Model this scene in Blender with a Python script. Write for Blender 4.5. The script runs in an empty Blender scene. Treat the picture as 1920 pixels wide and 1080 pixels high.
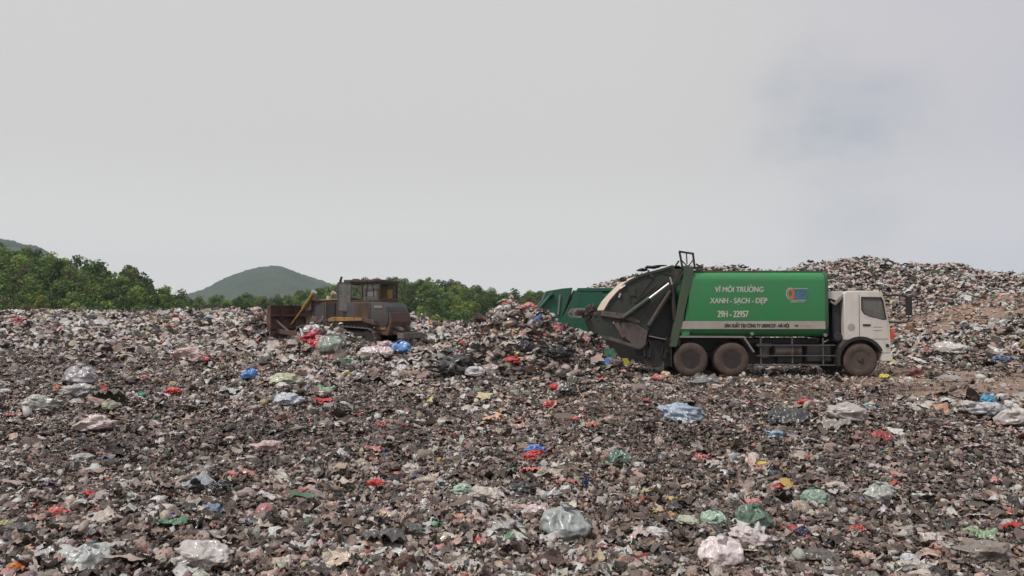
import bpy, bmesh, math, random
import numpy as np
from mathutils import Vector, Matrix

# ------------------------------------------------------------------ camera
sc = bpy.context.scene
C = sc.collection
PITCH = math.atan(50 / 1500)
cam_d = bpy.data.cameras.new("camera"); cam = bpy.data.objects.new("camera", cam_d); C.objects.link(cam)
cam_d.sensor_width = 36; cam_d.lens = 36 * 1500 / 1920
cam_d.clip_start = 0.1; cam_d.clip_end = 20000
cam.location = (0, 0, 2.0); cam.rotation_euler = (math.pi / 2 + PITCH, 0, 0)
sc.camera = cam
CAM = np.array([0, 0, 2.0])

# ------------------------------------------------------------------ sky, sun, exposure
SUN_EL, SUN_AZ = math.radians(56), math.radians(232)      # azimuth clockwise from +Y: behind the camera, to the left
world = bpy.data.worlds.new("World"); sc.world = world; world.use_nodes = True
nt = world.node_tree; nt.nodes.clear()
def N(t, **kw):
    n = nt.nodes.new(t)
    for k, v in kw.items(): setattr(n, k, v)
    return n
def L(a, b): nt.links.new(a, b)
def M(op, a, b=None, c=None, clamp=False):
    n = N('ShaderNodeMath', operation=op, use_clamp=clamp)
    for i, v in enumerate((a, b, c)):
        if v is None: continue
        if isinstance(v, (int, float)): n.inputs[i].default_value = v
        else: L(v, n.inputs[i])
    return n.outputs[0]
out = N('ShaderNodeOutputWorld'); bg = N('ShaderNodeBackground'); L(bg.outputs[0], out.inputs[0])
sky = N('ShaderNodeTexSky', sky_type='NISHITA'); sky.sun_disc = False
sky.sun_elevation = SUN_EL; sky.sun_rotation = SUN_AZ; sky.dust_density = 3.0; sky.air_density = 1.2
tc = N('ShaderNodeTexCoord'); sep = N('ShaderNodeSeparateXYZ'); L(tc.outputs['Generated'], sep.inputs[0])
mp = N('ShaderNodeMapping'); mp.inputs['Scale'].default_value = (1.0, 1.0, 2.6); L(tc.outputs['Generated'], mp.inputs[0])
nz = N('ShaderNodeTexNoise'); nz.inputs['Scale'].default_value = 3.2; nz.inputs['Detail'].default_value = 6; nz.inputs['Roughness'].default_value = .55
L(mp.outputs[0], nz.inputs['Vector'])
# thinner cloud to the right-hand (east) side: there the grey goes lavender and a little blue opens
mr = N('ShaderNodeMapRange', interpolation_type='SMOOTHSTEP'); mr.inputs[1].default_value = .10; mr.inputs[2].default_value = .62
L(sep.outputs[0], mr.inputs[0]); east = mr.outputs[0]
# opening near direction of azimuth +23deg, elevation 12deg
pd = N('ShaderNodeVectorMath', operation='DISTANCE'); pd.inputs[1].default_value = (.384, .899, .205); wn = N('ShaderNodeTexNoise'); wn.inputs['Scale'].default_value = 7; wn.inputs['Detail'].default_value = 5; L(tc.outputs['Generated'], wn.inputs['Vector'])
wa = N('ShaderNodeVectorMath', operation='MULTIPLY_ADD'); L(wn.outputs['Color'], wa.inputs[0]); wa.inputs[1].default_value = (.30, .30, .22); L(tc.outputs['Generated'], wa.inputs[2])
ws = N('ShaderNodeVectorMath', operation='SUBTRACT'); L(wa.outputs[0], ws.inputs[0]); ws.inputs[1].default_value = (.15, .15, .11); L(ws.outputs[0], pd.inputs[0])
mr2 = N('ShaderNodeMapRange', interpolation_type='SMOOTHSTEP'); mr2.inputs[1].default_value = .15; mr2.inputs[2].default_value = .0
L(pd.outputs['Value'], mr2.inputs[0])
mr3 = N('ShaderNodeMapRange', interpolation_type='SMOOTHSTEP'); mr3.inputs[1].default_value = .32; mr3.inputs[2].default_value = .60
L(nz.outputs[0], mr3.inputs[0])
blue = M('MULTIPLY', mr2.outputs[0], mr3.outputs[0])
blue = M('MULTIPLY', blue, 1.1)
mixc = N('ShaderNodeMix', data_type='RGBA')
mixc.inputs[6].default_value = (.668, .652, .640, 1); mixc.inputs[7].default_value = (.585, .567, .625, 1)
ef = M('MULTIPLY', east, M('ADD', M('MULTIPLY', nz.outputs[0], 1.2), .25), clamp=True)
L(ef, mixc.inputs[0])
# overcast vault: brighter towards the zenith
up = N('ShaderNodeMapRange', interpolation_type='SMOOTHSTEP'); up.inputs[1].default_value = .42; up.inputs[2].default_value = 1.0; up.inputs[3].default_value = 1.0; up.inputs[4].default_value = 1.15
L(sep.outputs[2], up.inputs[0])
hb = N('ShaderNodeMapRange', interpolation_type='SMOOTHSTEP'); hb.inputs[1].default_value = .0; hb.inputs[2].default_value = .22; hb.inputs[3].default_value = 1.26; hb.inputs[4].default_value = 1.0; L(sep.outputs[2], hb.inputs[0])
cl = N('ShaderNodeVectorMath', operation='SCALE'); L(mixc.outputs[2], cl.inputs[0]); L(M('MULTIPLY', up.outputs[0], hb.outputs[0]), cl.inputs['Scale'])
cl10 = N('ShaderNodeVectorMath', operation='SCALE'); L(cl.outputs[0], cl10.inputs[0]); cl10.inputs['Scale'].default_value = 10.0
fin = N('ShaderNodeMix', data_type='RGBA'); L(cl10.outputs[0], fin.inputs[6]); L(sky.outputs[0], fin.inputs[7])
ff = M('ADD', M('MULTIPLY', blue, .42), .04)
L(ff, fin.inputs[0]); L(fin.outputs[2], bg.inputs[0]); bg.inputs[1].default_value = 0.1

sd = bpy.data.lights.new("sun", 'SUN'); sun = bpy.data.objects.new("sun", sd); C.objects.link(sun)
sd.energy = 2.7; sd.angle = math.radians(7); sd.color = (1, .95, .88)
sdir = Vector((math.sin(SUN_AZ) * math.cos(SUN_EL), math.cos(SUN_AZ) * math.cos(SUN_EL), math.sin(SUN_EL)))
sun.rotation_euler = sdir.to_track_quat('Z', 'Y').to_euler()
sc.view_settings.view_transform = 'Standard'; sc.view_settings.look = 'None'
sc.view_settings.exposure = 0; sc.view_settings.gamma = 1
sc.render.engine = 'CYCLES'
sc.cycles.max_bounces = 6; sc.cycles.diffuse_bounces = 3; sc.cycles.volume_bounces = 1
sc.cycles.use_denoising = True

# ------------------------------------------------------------------ helpers
rng = np.random.default_rng(7); random.seed(7)
def _h(ix, iy, iz, seed):
    h = (ix.astype(np.int64) * 374761393 + iy.astype(np.int64) * 668265263 + iz.astype(np.int64) * 2147483647 + seed * 974634777) & 0xffffffff
    h = ((h ^ (h >> 13)) * 1274126177) & 0xffffffff
    h = ((h ^ (h >> 16)) * 2246822519) & 0xffffffff
    return ((h ^ (h >> 15)) & 0xffffff) / float(0xffffff) * 2 - 1
def vn3(p, seed=0):
    i = np.floor(p); f = p - i; f = f * f * (3 - 2 * f); i = i.astype(np.int64)
    r = 0
    for dx in (0, 1):
        wx = f[..., 0] if dx else 1 - f[..., 0]
        for dy in (0, 1):
            wy = f[..., 1] if dy else 1 - f[..., 1]
            for dz in (0, 1):
                wz = f[..., 2] if dz else 1 - f[..., 2]
                r = r + wx * wy * wz * _h(i[..., 0] + dx, i[..., 1] + dy, i[..., 2] + dz, seed)
    return r
def vn2(x, y, s, seed=0):
    x = np.asarray(x, float) / s; y = np.asarray(y, float) / s
    i = np.floor(x); j = np.floor(y); fx = x - i; fy = y - j
    fx = fx * fx * (3 - 2 * fx); fy = fy * fy * (3 - 2 * fy)
    i = i.astype(np.int64); j = j.astype(np.int64); z = np.zeros_like(i)
    a = _h(i, j, z, seed); b = _h(i + 1, j, z, seed); c = _h(i, j + 1, z, seed); d = _h(i + 1, j + 1, z, seed)
    return (a * (1 - fx) + b * fx) * (1 - fy) + (c * (1 - fx) + d * fx) * fy
def fb2(x, y, s, o, seed=0):
    r = 0; a = 1; t = 0
    for k in range(o):
        r = r + a * vn2(x, y, s / 2.03 ** k, seed + k * 17); t += a; a *= .5
    return r / t
def sst(a, b, x):
    t = np.clip((x - a) / (b - a), 0, 1); return t * t * (3 - 2 * t)
def lin(c):
    return tuple(((v / 255) / 12.92 if v / 255 <= .04045 else ((v / 255 + .055) / 1.055) ** 2.4) for v in c)

def raw_mesh(name, V, F, colors=None, smooth=False, mat=None, parent=None, attr='piece'):
    """V (n,3), F (m,k) -> mesh object; colors (n,3) -> point attribute"""
    me = bpy.data.meshes.new(name)
    V = np.ascontiguousarray(V, np.float32); F = np.ascontiguousarray(F, np.int32); k = F.shape[1]
    me.vertices.add(len(V)); me.vertices.foreach_set('co', V.ravel())
    me.loops.add(F.size); me.loops.foreach_set('vertex_index', F.ravel())
    me.polygons.add(len(F)); me.polygons.foreach_set('loop_start', np.arange(0, F.size, k, dtype=np.int32))
    me.polygons.foreach_set('use_smooth', np.full(len(F), smooth, bool))
    me.update(calc_edges=True)
    if colors is not None:
        a = me.color_attributes.new(attr, 'FLOAT_COLOR', 'POINT')
        a.data.foreach_set('color', np.concatenate([colors, np.ones((len(V), 1))], 1).astype(np.float32).ravel())
    if mat: me.materials.append(mat)
    o = bpy.data.objects.new(name, me); C.objects.link(o)
    if parent: o.parent = parent
    return o

def obj(name, bm, mat, parent=None, bevel=0, smooth=False):
    bmesh.ops.recalc_face_normals(bm, faces=bm.faces[:])
    if bevel:
        es = [e for e in bm.edges if len(e.link_faces) == 2 and e.calc_face_angle(0) > .5]
        bmesh.ops.bevel(bm, geom=es, offset=bevel, segments=2, profile=.6, affect='EDGES', clamp_overlap=True)
    me = bpy.data.meshes.new(name); bm.to_mesh(me); bm.free()
    if smooth:
        for p in me.polygons: p.use_smooth = True
        try: me.set_sharp_from_angle(angle=math.radians(40))
        except Exception: pass
    me.materials.append(mat)
    o = bpy.data.objects.new(name, me); C.objects.link(o)
    if parent: o.parent = parent
    return o
def tag(o, label, cat=None, group=None, kind=None):
    if label: o['label'] = label
    if cat: o['category'] = cat
    if group: o['group'] = group
    if kind: o['kind'] = kind
    return o
def thing(name, label, cat, loc, rz=0, group=None):
    o = bpy.data.objects.new(name, None); C.objects.link(o); o.location = loc; o.rotation_euler = (0, 0, rz)
    return tag(o, label, cat, group)
def B(): return bmesh.new()
def box(bm, x0, x1, y0, y1, z0, z1):
    v = [bm.verts.new(p) for p in ((x0,y0,z0),(x1,y0,z0),(x1,y1,z0),(x0,y1,z0),(x0,y0,z1),(x1,y0,z1),(x1,y1,z1),(x0,y1,z1))]
    for f in ((0,3,2,1),(4,5,6,7),(0,1,5,4),(1,2,6,5),(2,3,7,6),(3,0,4,7)): bm.faces.new([v[i] for i in f])
    return bm
def prism(bm, poly, y0, y1):
    """polygon of (x,z) extruded from y0 to y1"""
    a = [bm.verts.new((x, y0, z)) for x, z in poly]; b = [bm.verts.new((x, y1, z)) for x, z in poly]
    bm.faces.new(a); bm.faces.new(b[::-1])
    n = len(poly)
    for i in range(n): bm.faces.new((a[i], b[i], b[(i+1) % n], a[(i+1) % n]))
    return bm
def prismx(bm, poly, x0, x1):
    """polygon of (y,z) extruded along x"""
    a = [bm.verts.new((x0, y, z)) for y, z in poly]; b = [bm.verts.new((x1, y, z)) for y, z in poly]
    bm.faces.new(a); bm.faces.new(b[::-1]); n = len(poly)
    for i in range(n): bm.faces.new((a[i], b[i], b[(i+1) % n], a[(i+1) % n]))
    return bm
def rod(bm, p, q, r, r2=None, seg=12):
    p = Vector(p); q = Vector(q); d = q - p; r2 = r if r2 is None else r2
    m = Matrix.Translation((p + q) / 2) @ d.to_track_quat('Z', 'Y').to_matrix().to_4x4()
    bmesh.ops.create_cone(bm, cap_ends=True, segments=seg, radius1=r, radius2=r2, depth=d.length, matrix=m); return bm
def bar(bm, p, q, w, h):
    """square-section bar between p and q in an xz-ish plane; w across y, h across the rest"""
    p = Vector(p); q = Vector(q); d = (q - p); l = d.length
    m = Matrix.Translation((p + q) / 2) @ d.to_track_quat('X', 'Z').to_matrix().to_4x4()
    bmesh.ops.create_cube(bm, size=1, matrix=m @ Matrix.Diagonal((l, w, h, 1))); return bm
def lathe(bm, prof, c=(0, 0, 0), seg=40, mod=None):
    """profile of (r, y) revolved about the y axis"""
    rings = []
    for k, (r, y) in enumerate(prof):
        ring = []
        for i in range(seg):
            a = 2 * math.pi * i / seg; rr = r + (mod(k, i) if mod else 0)
            ring.append(bm.verts.new((c[0] + rr * math.cos(a), c[1] + y, c[2] + rr * math.sin(a))))
        rings.append(ring)
    for a, b in zip(rings, rings[1:]):
        for i in range(seg): bm.faces.new((a[i], a[(i+1) % seg], b[(i+1) % seg], b[i]))
    bm.faces.new(rings[0]); bm.faces.new(rings[-1][::-1]); return bm

# ------------------------------------------------------------------ materials
def new_mat(name):
    m = bpy.data.materials.new(name); m.use_nodes = True
    n = m.node_tree.nodes; p = n['Principled BSDF']; return m, m.node_tree, p
def painted(name, col, rough=.5, dust=(.16, .125, .105), amount=.45, scale=2.0, metal=0, bump=.15, streak=True, rust=0):
    """paint with dust, streaks and wear"""
    m, t, p = new_mat(name); n = t.nodes; l = t.links
    tc = n.new('ShaderNodeTexCoord'); mp = n.new('ShaderNodeMapping'); mp.inputs['Scale'].default_value = (1, 1, .35 if streak else 1)
    l.new(tc.outputs['Object'], mp.inputs[0])
    a = n.new('ShaderNodeTexNoise'); a.inputs['Scale'].default_value = scale; a.inputs['Detail'].default_value = 8; a.inputs['Roughness'].default_value = .65
    l.new(mp.outputs[0], a.inputs['Vector'])
    r = n.new('ShaderNodeMapRange'); r.inputs[1].default_value = .38; r.inputs[2].default_value = .75; r.inputs[3].default_value = .04; r.inputs[4].default_value = amount * 1.3
    l.new(a.outputs[0], r.inputs[0])
    mx = n.new('ShaderNodeMix'); mx.data_type = 'RGBA'; mx.inputs[6].default_value = (*col, 1); mx.inputs[7].default_value = (*dust, 1)
    l.new(r.outputs[0], mx.inputs[0]); src = mx.outputs[2]
    if rust:
        b = n.new('ShaderNodeTexNoise'); b.inputs['Scale'].default_value = scale * 2.3; b.inputs['Detail'].default_value = 9; l.new(tc.outputs['Object'], b.inputs['Vector'])
        rr = n.new('ShaderNodeMapRange'); rr.inputs[1].default_value = .6 - rust * .25; rr.inputs[2].default_value = .68; l.new(b.outputs[0], rr.inputs[0])
        m2 = n.new('ShaderNodeMix'); m2.data_type = 'RGBA'; m2.inputs[7].default_value = (.09, .042, .028, 1); l.new(src, m2.inputs[6]); l.new(rr.outputs[0], m2.inputs[0]); src = m2.outputs[2]
    l.new(src, p.inputs['Base Color'])
    ro = n.new('ShaderNodeMapRange'); ro.inputs[3].default_value = rough; ro.inputs[4].default_value = min(1, rough + .4); l.new(r.outputs[0], ro.inputs[0]); l.new(ro.outputs[0], p.inputs['Roughness'])
    p.inputs['Metallic'].default_value = metal
    if bump:
        bn = n.new('ShaderNodeTexNoise'); bn.inputs['Scale'].default_value = 14; bn.inputs['Detail'].default_value = 4; l.new(tc.outputs['Object'], bn.inputs['Vector'])
        bp = n.new('ShaderNodeBump'); bp.inputs['Strength'].default_value = bump; bp.inputs['Distance'].default_value = .02; l.new(bn.outputs[0], bp.inputs['Height']); l.new(bp.outputs[0], p.inputs['Normal'])
    return m
MAT = dict(
    green=painted('green_paint', (.026, .225, .075), .24, (.085, .14, .08), .40, 1.1),
    green2=painted('deep_green_paint', (.010, .105, .062), .4, (.05, .075, .06), .4, 1.5),
    dgreen=painted('dirty_dark_green_paint', (.022, .034, .027), .5, (.060, .056, .050), .6, 2.6, rust=.1),
    frame=painted('rusty_green_steel', (.035, .085, .045), .5, (.09, .085, .07), .7, 2.4, rust=.15),
    dark=painted('grimy_black_steel', (.016, .015, .016), .5, (.055, .045, .042), .6, 3),
    hopper=painted('grimy_hopper_steel', (.030, .027, .026), .5, (.085, .066, .060), .7, 3.2, rust=.2),
    white=painted('white_cab_paint', (.62, .59, .56), .35, (.38, .33, .29), .45, 2.2),
    cream=painted('cream_painted_panel', (.60, .48, .40), .45, (.42, .31, .24), .45, 1.8),
    stripe=painted('faded_white_stripe', (.40, .36, .34), .5, (.27, .21, .18), .5, 2),
    letter=painted('pale_lettering', (.50, .52, .46), .5, (.25, .27, .22), .35, 6, bump=0),
    black_letter=painted('dark_lettering', (.035, .03, .026), .6, (.1, .08, .07), .3, 6, bump=0),
    tyre=painted('muddy_tyre_rubber', (.048, .034, .030), .85, (.125, .084, .070), .85, 2.4, streak=False),
    rim=painted('muddy_steel_rim', (.055, .040, .036), .7, (.115, .082, .070), .7, 4, streak=False),
    hub=painted('dark_hub', (.018, .015, .015), .5, (.07, .05, .045), .5, 5, streak=False),
    steel=painted('bright_cylinder_rod', (.55, .54, .53), .3, (.25, .22, .2), .3, 3, metal=.5),
    mauve=painted('mauve_hopper_plate', (.075, .062, .060), .5, (.16, .125, .115), .8, 3.5, rust=.2),  # lighter mauve tone than the rest of the hopper
    tanedge=painted('faded_tan_edge', (.26, .20, .14), .6, (.16, .11, .08), .7, 3),
    galv=painted('dull_galvanised_rail', (.060, .066, .070), .5, (.13, .11, .10), .5, 3),
    edge=painted('pale_fender_edge', (.22, .215, .21), .5, (.17, .14, .13), .5, 3),
    tank=painted('dusty_tank', (.055, .045, .042), .6, (.14, .11, .10), .8, 3),
    red=painted('red_logo_paint', (.50, .13, .10), .5, (.3, .16, .13), .3, 6, bump=0),
    blue=painted('blue_logo_paint', (.075, .14, .33), .5, (.12, .2, .25), .3, 6, bump=0),
    orange=painted('orange_lamp_plastic', (.62, .07, .03), .3, (.4, .12, .08), .2, 6),
    rubber=painted('black_rubber', (.012, .012, .013), .6, (.05, .042, .04), .5, 5),
    navy=painted('dark_blue_grey_plastic', (.022, .022, .036), .6, (.05, .042, .045), .5, 3),
    dozer=painted('grimy_brown_grey_steel', (.030, .022, .020), .5, (.125, .078, .046), .85, 2.2, rust=.4),
    dozgrey=painted('worn_slate_panel', (.055, .055, .062), .5, (.085, .07, .068), .5, 2.4, rust=.15),
    rust=painted('rusty_blade_steel', (.085, .044, .036), .7, (.15, .09, .075), .7, 2.6, rust=.4),
    yellow=painted('worn_ochre_paint', (.34, .18, .05), .6, (.19, .115, .07), .8, 2.4, rust=.2),
    track=painted('track_steel', (.16, .14, .13), .5, (.09, .07, .06), .7, 5),
    floor=painted('dark_track_frame', (.022, .020, .018), .8, (.045, .038, .033), .7, 3),
    amber=painted('amber_interior', (.30, .20, .05), .6, (.12, .09, .05), .5, 2),
)
def glass(name, tint, alpha):
    m, t, p = new_mat(name); n = t.nodes; l = t.links
    g = n.new('ShaderNodeBsdfGlossy'); g.inputs['Roughness'].default_value = .08; g.inputs['Color'].default_value = (.8, .82, .85, 1)
    tr = n.new('ShaderNodeBsdfTransparent'); tr.inputs['Color'].default_value = (*tint, 1)
    d = n.new('ShaderNodeBsdfDiffuse'); d.inputs['Color'].default_value = (.35, .33, .31, 1)  # pale film: dust, strengthened to stand in for reflections on the panes
    fr = n.new('ShaderNodeFresnel'); fr.inputs[0].default_value = 1.5
    a = n.new('ShaderNodeMixShader'); l.new(fr.outputs[0], a.inputs[0]); l.new(tr.outputs[0], a.inputs[1]); l.new(g.outputs[0], a.inputs[2])
    tc = n.new('ShaderNodeTexCoord'); nn = n.new('ShaderNodeTexNoise'); nn.inputs['Scale'].default_value = 3; nn.inputs['Detail'].default_value = 6; l.new(tc.outputs['Object'], nn.inputs['Vector'])
    mr = n.new('ShaderNodeMapRange'); mr.inputs[1].default_value = .3; mr.inputs[2].default_value = .8; mr.inputs[3].default_value = alpha * .6; mr.inputs[4].default_value = alpha * 1.5; l.new(nn.outputs[0], mr.inputs[0])
    b = n.new('ShaderNodeMixShader'); l.new(mr.outputs[0], b.inputs[0]); l.new(a.outputs[0], b.inputs[1]); l.new(d.outputs[0], b.inputs[2])
    l.new(b.outputs[0], n['Material Output'].inputs['Surface']); return m
MAT['glass'] = glass('dusty_sheen_cab_glass', (.75, .80, .78), .32)
MAT['sheenglass'] = glass('dusty_pale_sheen_glass', (.80, .83, .80), .48)

def litter_mat(name, attr=True, rough=.55, bump=.5, nscale=11, dirt=.62, fold=0):
    m, t, p = new_mat(name); n = t.nodes; l = t.links
    if attr:
        a = n.new('ShaderNodeAttribute'); a.attribute_name = 'piece'; src = a.outputs['Color']
    else:
        a = n.new('ShaderNodeObjectInfo'); src = a.outputs['Color']
    tc = n.new('ShaderNodeTexCoord'); co = tc.outputs['Object']
    nz = n.new('ShaderNodeTexNoise'); nz.inputs['Scale'].default_value = nscale; nz.inputs['Detail'].default_value = 7; nz.inputs['Roughness'].default_value = .7; l.new(co, nz.inputs['Vector'])
    mr = n.new('ShaderNodeMapRange'); mr.inputs[1].default_value = .42; mr.inputs[2].default_value = .72; mr.inputs[3].default_value = .0; mr.inputs[4].default_value = dirt; l.new(nz.outputs[0], mr.inputs[0])
    mx = n.new('ShaderNodeMix'); mx.data_type = 'RGBA'; mx.inputs[7].default_value = (.125, .090, .076, 1); l.new(src, mx.inputs[6]); l.new(mr.outputs[0], mx.inputs[0])
    l.new(mx.outputs[2], p.inputs['Base Color']); p.inputs['Roughness'].default_value = rough
    if rough < .4: p.inputs['Coat Weight'].default_value = .3; p.inputs['Coat Roughness'].default_value = .1
    if bump:
        b2 = n.new('ShaderNodeTexNoise'); b2.inputs['Scale'].default_value = 38 if attr else 26; b2.inputs['Detail'].default_value = 3; b2.inputs['Distortion'].default_value = 1.2; l.new(co, b2.inputs['Vector'])
        bp = n.new('ShaderNodeBump'); bp.inputs['Strength'].default_value = bump; bp.inputs['Distance'].default_value = .02; l.new(b2.outputs[0], bp.inputs['Height'])
        if fold:                                        # facets and creases of crumpled film
            ds = n.new('ShaderNodeVectorMath'); ds.operation = 'MULTIPLY_ADD'; wv = n.new('ShaderNodeTexNoise'); wv.inputs['Scale'].default_value = fold * .7; l.new(co, wv.inputs['Vector'])
            l.new(wv.outputs['Color'], ds.inputs[0]); ds.inputs[1].default_value = (1.2 / fold,) * 3; l.new(co, ds.inputs[2])
            prev = None
            for k_, a_ in ((1.0, 1.0), (2.1, .35)):
                vo = n.new('ShaderNodeTexVoronoi'); vo.inputs['Scale'].default_value = fold * k_; l.new(ds.outputs[0], vo.inputs['Vector'])
                b3 = n.new('ShaderNodeBump'); b3.inputs['Strength'].default_value = .34; b3.inputs['Distance'].default_value = .13 * a_ / fold; l.new(vo.outputs['Distance'], b3.inputs['Height'])
                l.new((prev or bp).outputs[0], b3.inputs['Normal']); prev = b3
            bp = prev
        l.new(bp.outputs[0], p.inputs['Normal'])
    return m
MAT['litter'] = litter_mat('mixed_rubbish', True, .44, 1.0)
MAT['soft'] = litter_mat('soft_dirty_film', True, .36, .25, 9, .5, 15)
MAT['bag'] = litter_mat('thin_plastic_film', False, .28, .08, 2.2, .34, 1.7)
MAT['board'] = litter_mat('stained_board', False, .8, .3)

def soil_mat():
    m, t, p = new_mat('trodden_rubbish_soil'); n = t.nodes; l = t.links
    a = n.new('ShaderNodeAttribute'); a.attribute_name = 'piece'
    g = n.new('ShaderNodeNewGeometry')
    nz = n.new('ShaderNodeTexNoise'); nz.inputs['Scale'].default_value = 7; nz.inputs['Detail'].default_value = 10; nz.inputs['Roughness'].default_value = .75; l.new(g.outputs['Position'], nz.inputs['Vector'])
    mr = n.new('ShaderNodeMapRange'); mr.inputs[1].default_value = .3; mr.inputs[2].default_value = .72; mr.inputs[3].default_value = .45; mr.inputs[4].default_value = 1.7; l.new(nz.outputs[0], mr.inputs[0])
    mx = n.new('ShaderNodeVectorMath'); mx.operation = 'SCALE'; l.new(a.outputs['Color'], mx.inputs[0]); l.new(mr.outputs[0], mx.inputs['Scale'])
    l.new(mx.outputs[0], p.inputs['Base Color']); p.inputs['Roughness'].default_value = .9
    bp = n.new('ShaderNodeBump'); bp.inputs['Strength'].default_value = .9; bp.inputs['Distance'].default_value = .06; l.new(nz.outputs[0], bp.inputs['Height']); l.new(bp.outputs[0], p.inputs['Normal'])
    return m
MAT['soil'] = soil_mat()

def leaf_mat(name, use_attr):
    m, t, p = new_mat(name); n = t.nodes; l = t.links
    if use_attr:
        a = n.new('ShaderNodeAttribute'); a.attribute_name = 'piece'; src = a.outputs['Color']
    else:
        a = n.new('ShaderNodeObjectInfo'); b = n.new('ShaderNodeAttribute'); b.attribute_name = 'piece'
        mu = n.new('ShaderNodeVectorMath'); mu.operation = 'MULTIPLY'; l.new(a.outputs['Color'], mu.inputs[0]); l.new(b.outputs['Color'], mu.inputs[1]); src = mu.outputs[0]
    d = n.new('ShaderNodeBsdfDiffuse'); l.new(src, d.inputs[0]); tr = n.new('ShaderNodeBsdfTranslucent'); l.new(src, tr.inputs[0])
    mx = n.new('ShaderNodeMixShader'); mx.inputs[0].default_value = .3; l.new(d.outputs[0], mx.inputs[1]); l.new(tr.outputs[0], mx.inputs[2])
    l.new(mx.outputs[0], n['Material Output'].inputs['Surface']); return m
MAT['leaf'] = leaf_mat('tree_leaves', False); MAT['leafmass'] = leaf_mat('woodland_leaves', True)
MAT['bark'] = painted('tree_bark', (.07, .055, .045), .9, (.1, .085, .07), .4, 3)
def simple(name, col, col2, scale):
    m, t, p = new_mat(name); n = t.nodes; l = t.links
    g = n.new('ShaderNodeNewGeometry'); nz = n.new('ShaderNodeTexNoise'); nz.inputs['Scale'].default_value = scale; nz.inputs['Detail'].default_value = 9; nz.inputs['Roughness'].default_value = .7; l.new(g.outputs['Position'], nz.inputs['Vector'])
    mr = n.new('ShaderNodeMapRange'); mr.inputs[1].default_value = .35; mr.inputs[2].default_value = .65; l.new(nz.outputs[0], mr.inputs[0])
    mx = n.new('ShaderNodeMix'); mx.data_type = 'RGBA'; mx.inputs[6].default_value = (*col, 1); mx.inputs[7].default_value = (*col2, 1); l.new(mr.outputs[0], mx.inputs[0]); l.new(mx.outputs[2], p.inputs['Base Color']); p.inputs['Roughness'].default_value = 1
    p.inputs['Specular IOR Level'].default_value = 0
    return m
MAT['hill'] = simple('hill_undergrowth', (.022, .038, .014), (.04, .06, .02), .15)
MAT['farhill'] = simple('far_hill_canopy', (.018, .034, .016), (.060, .066, .034), .012)
MAT['plain'] = simple('far_plain', (.03, .05, .02), (.06, .07, .03), .01)

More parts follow.
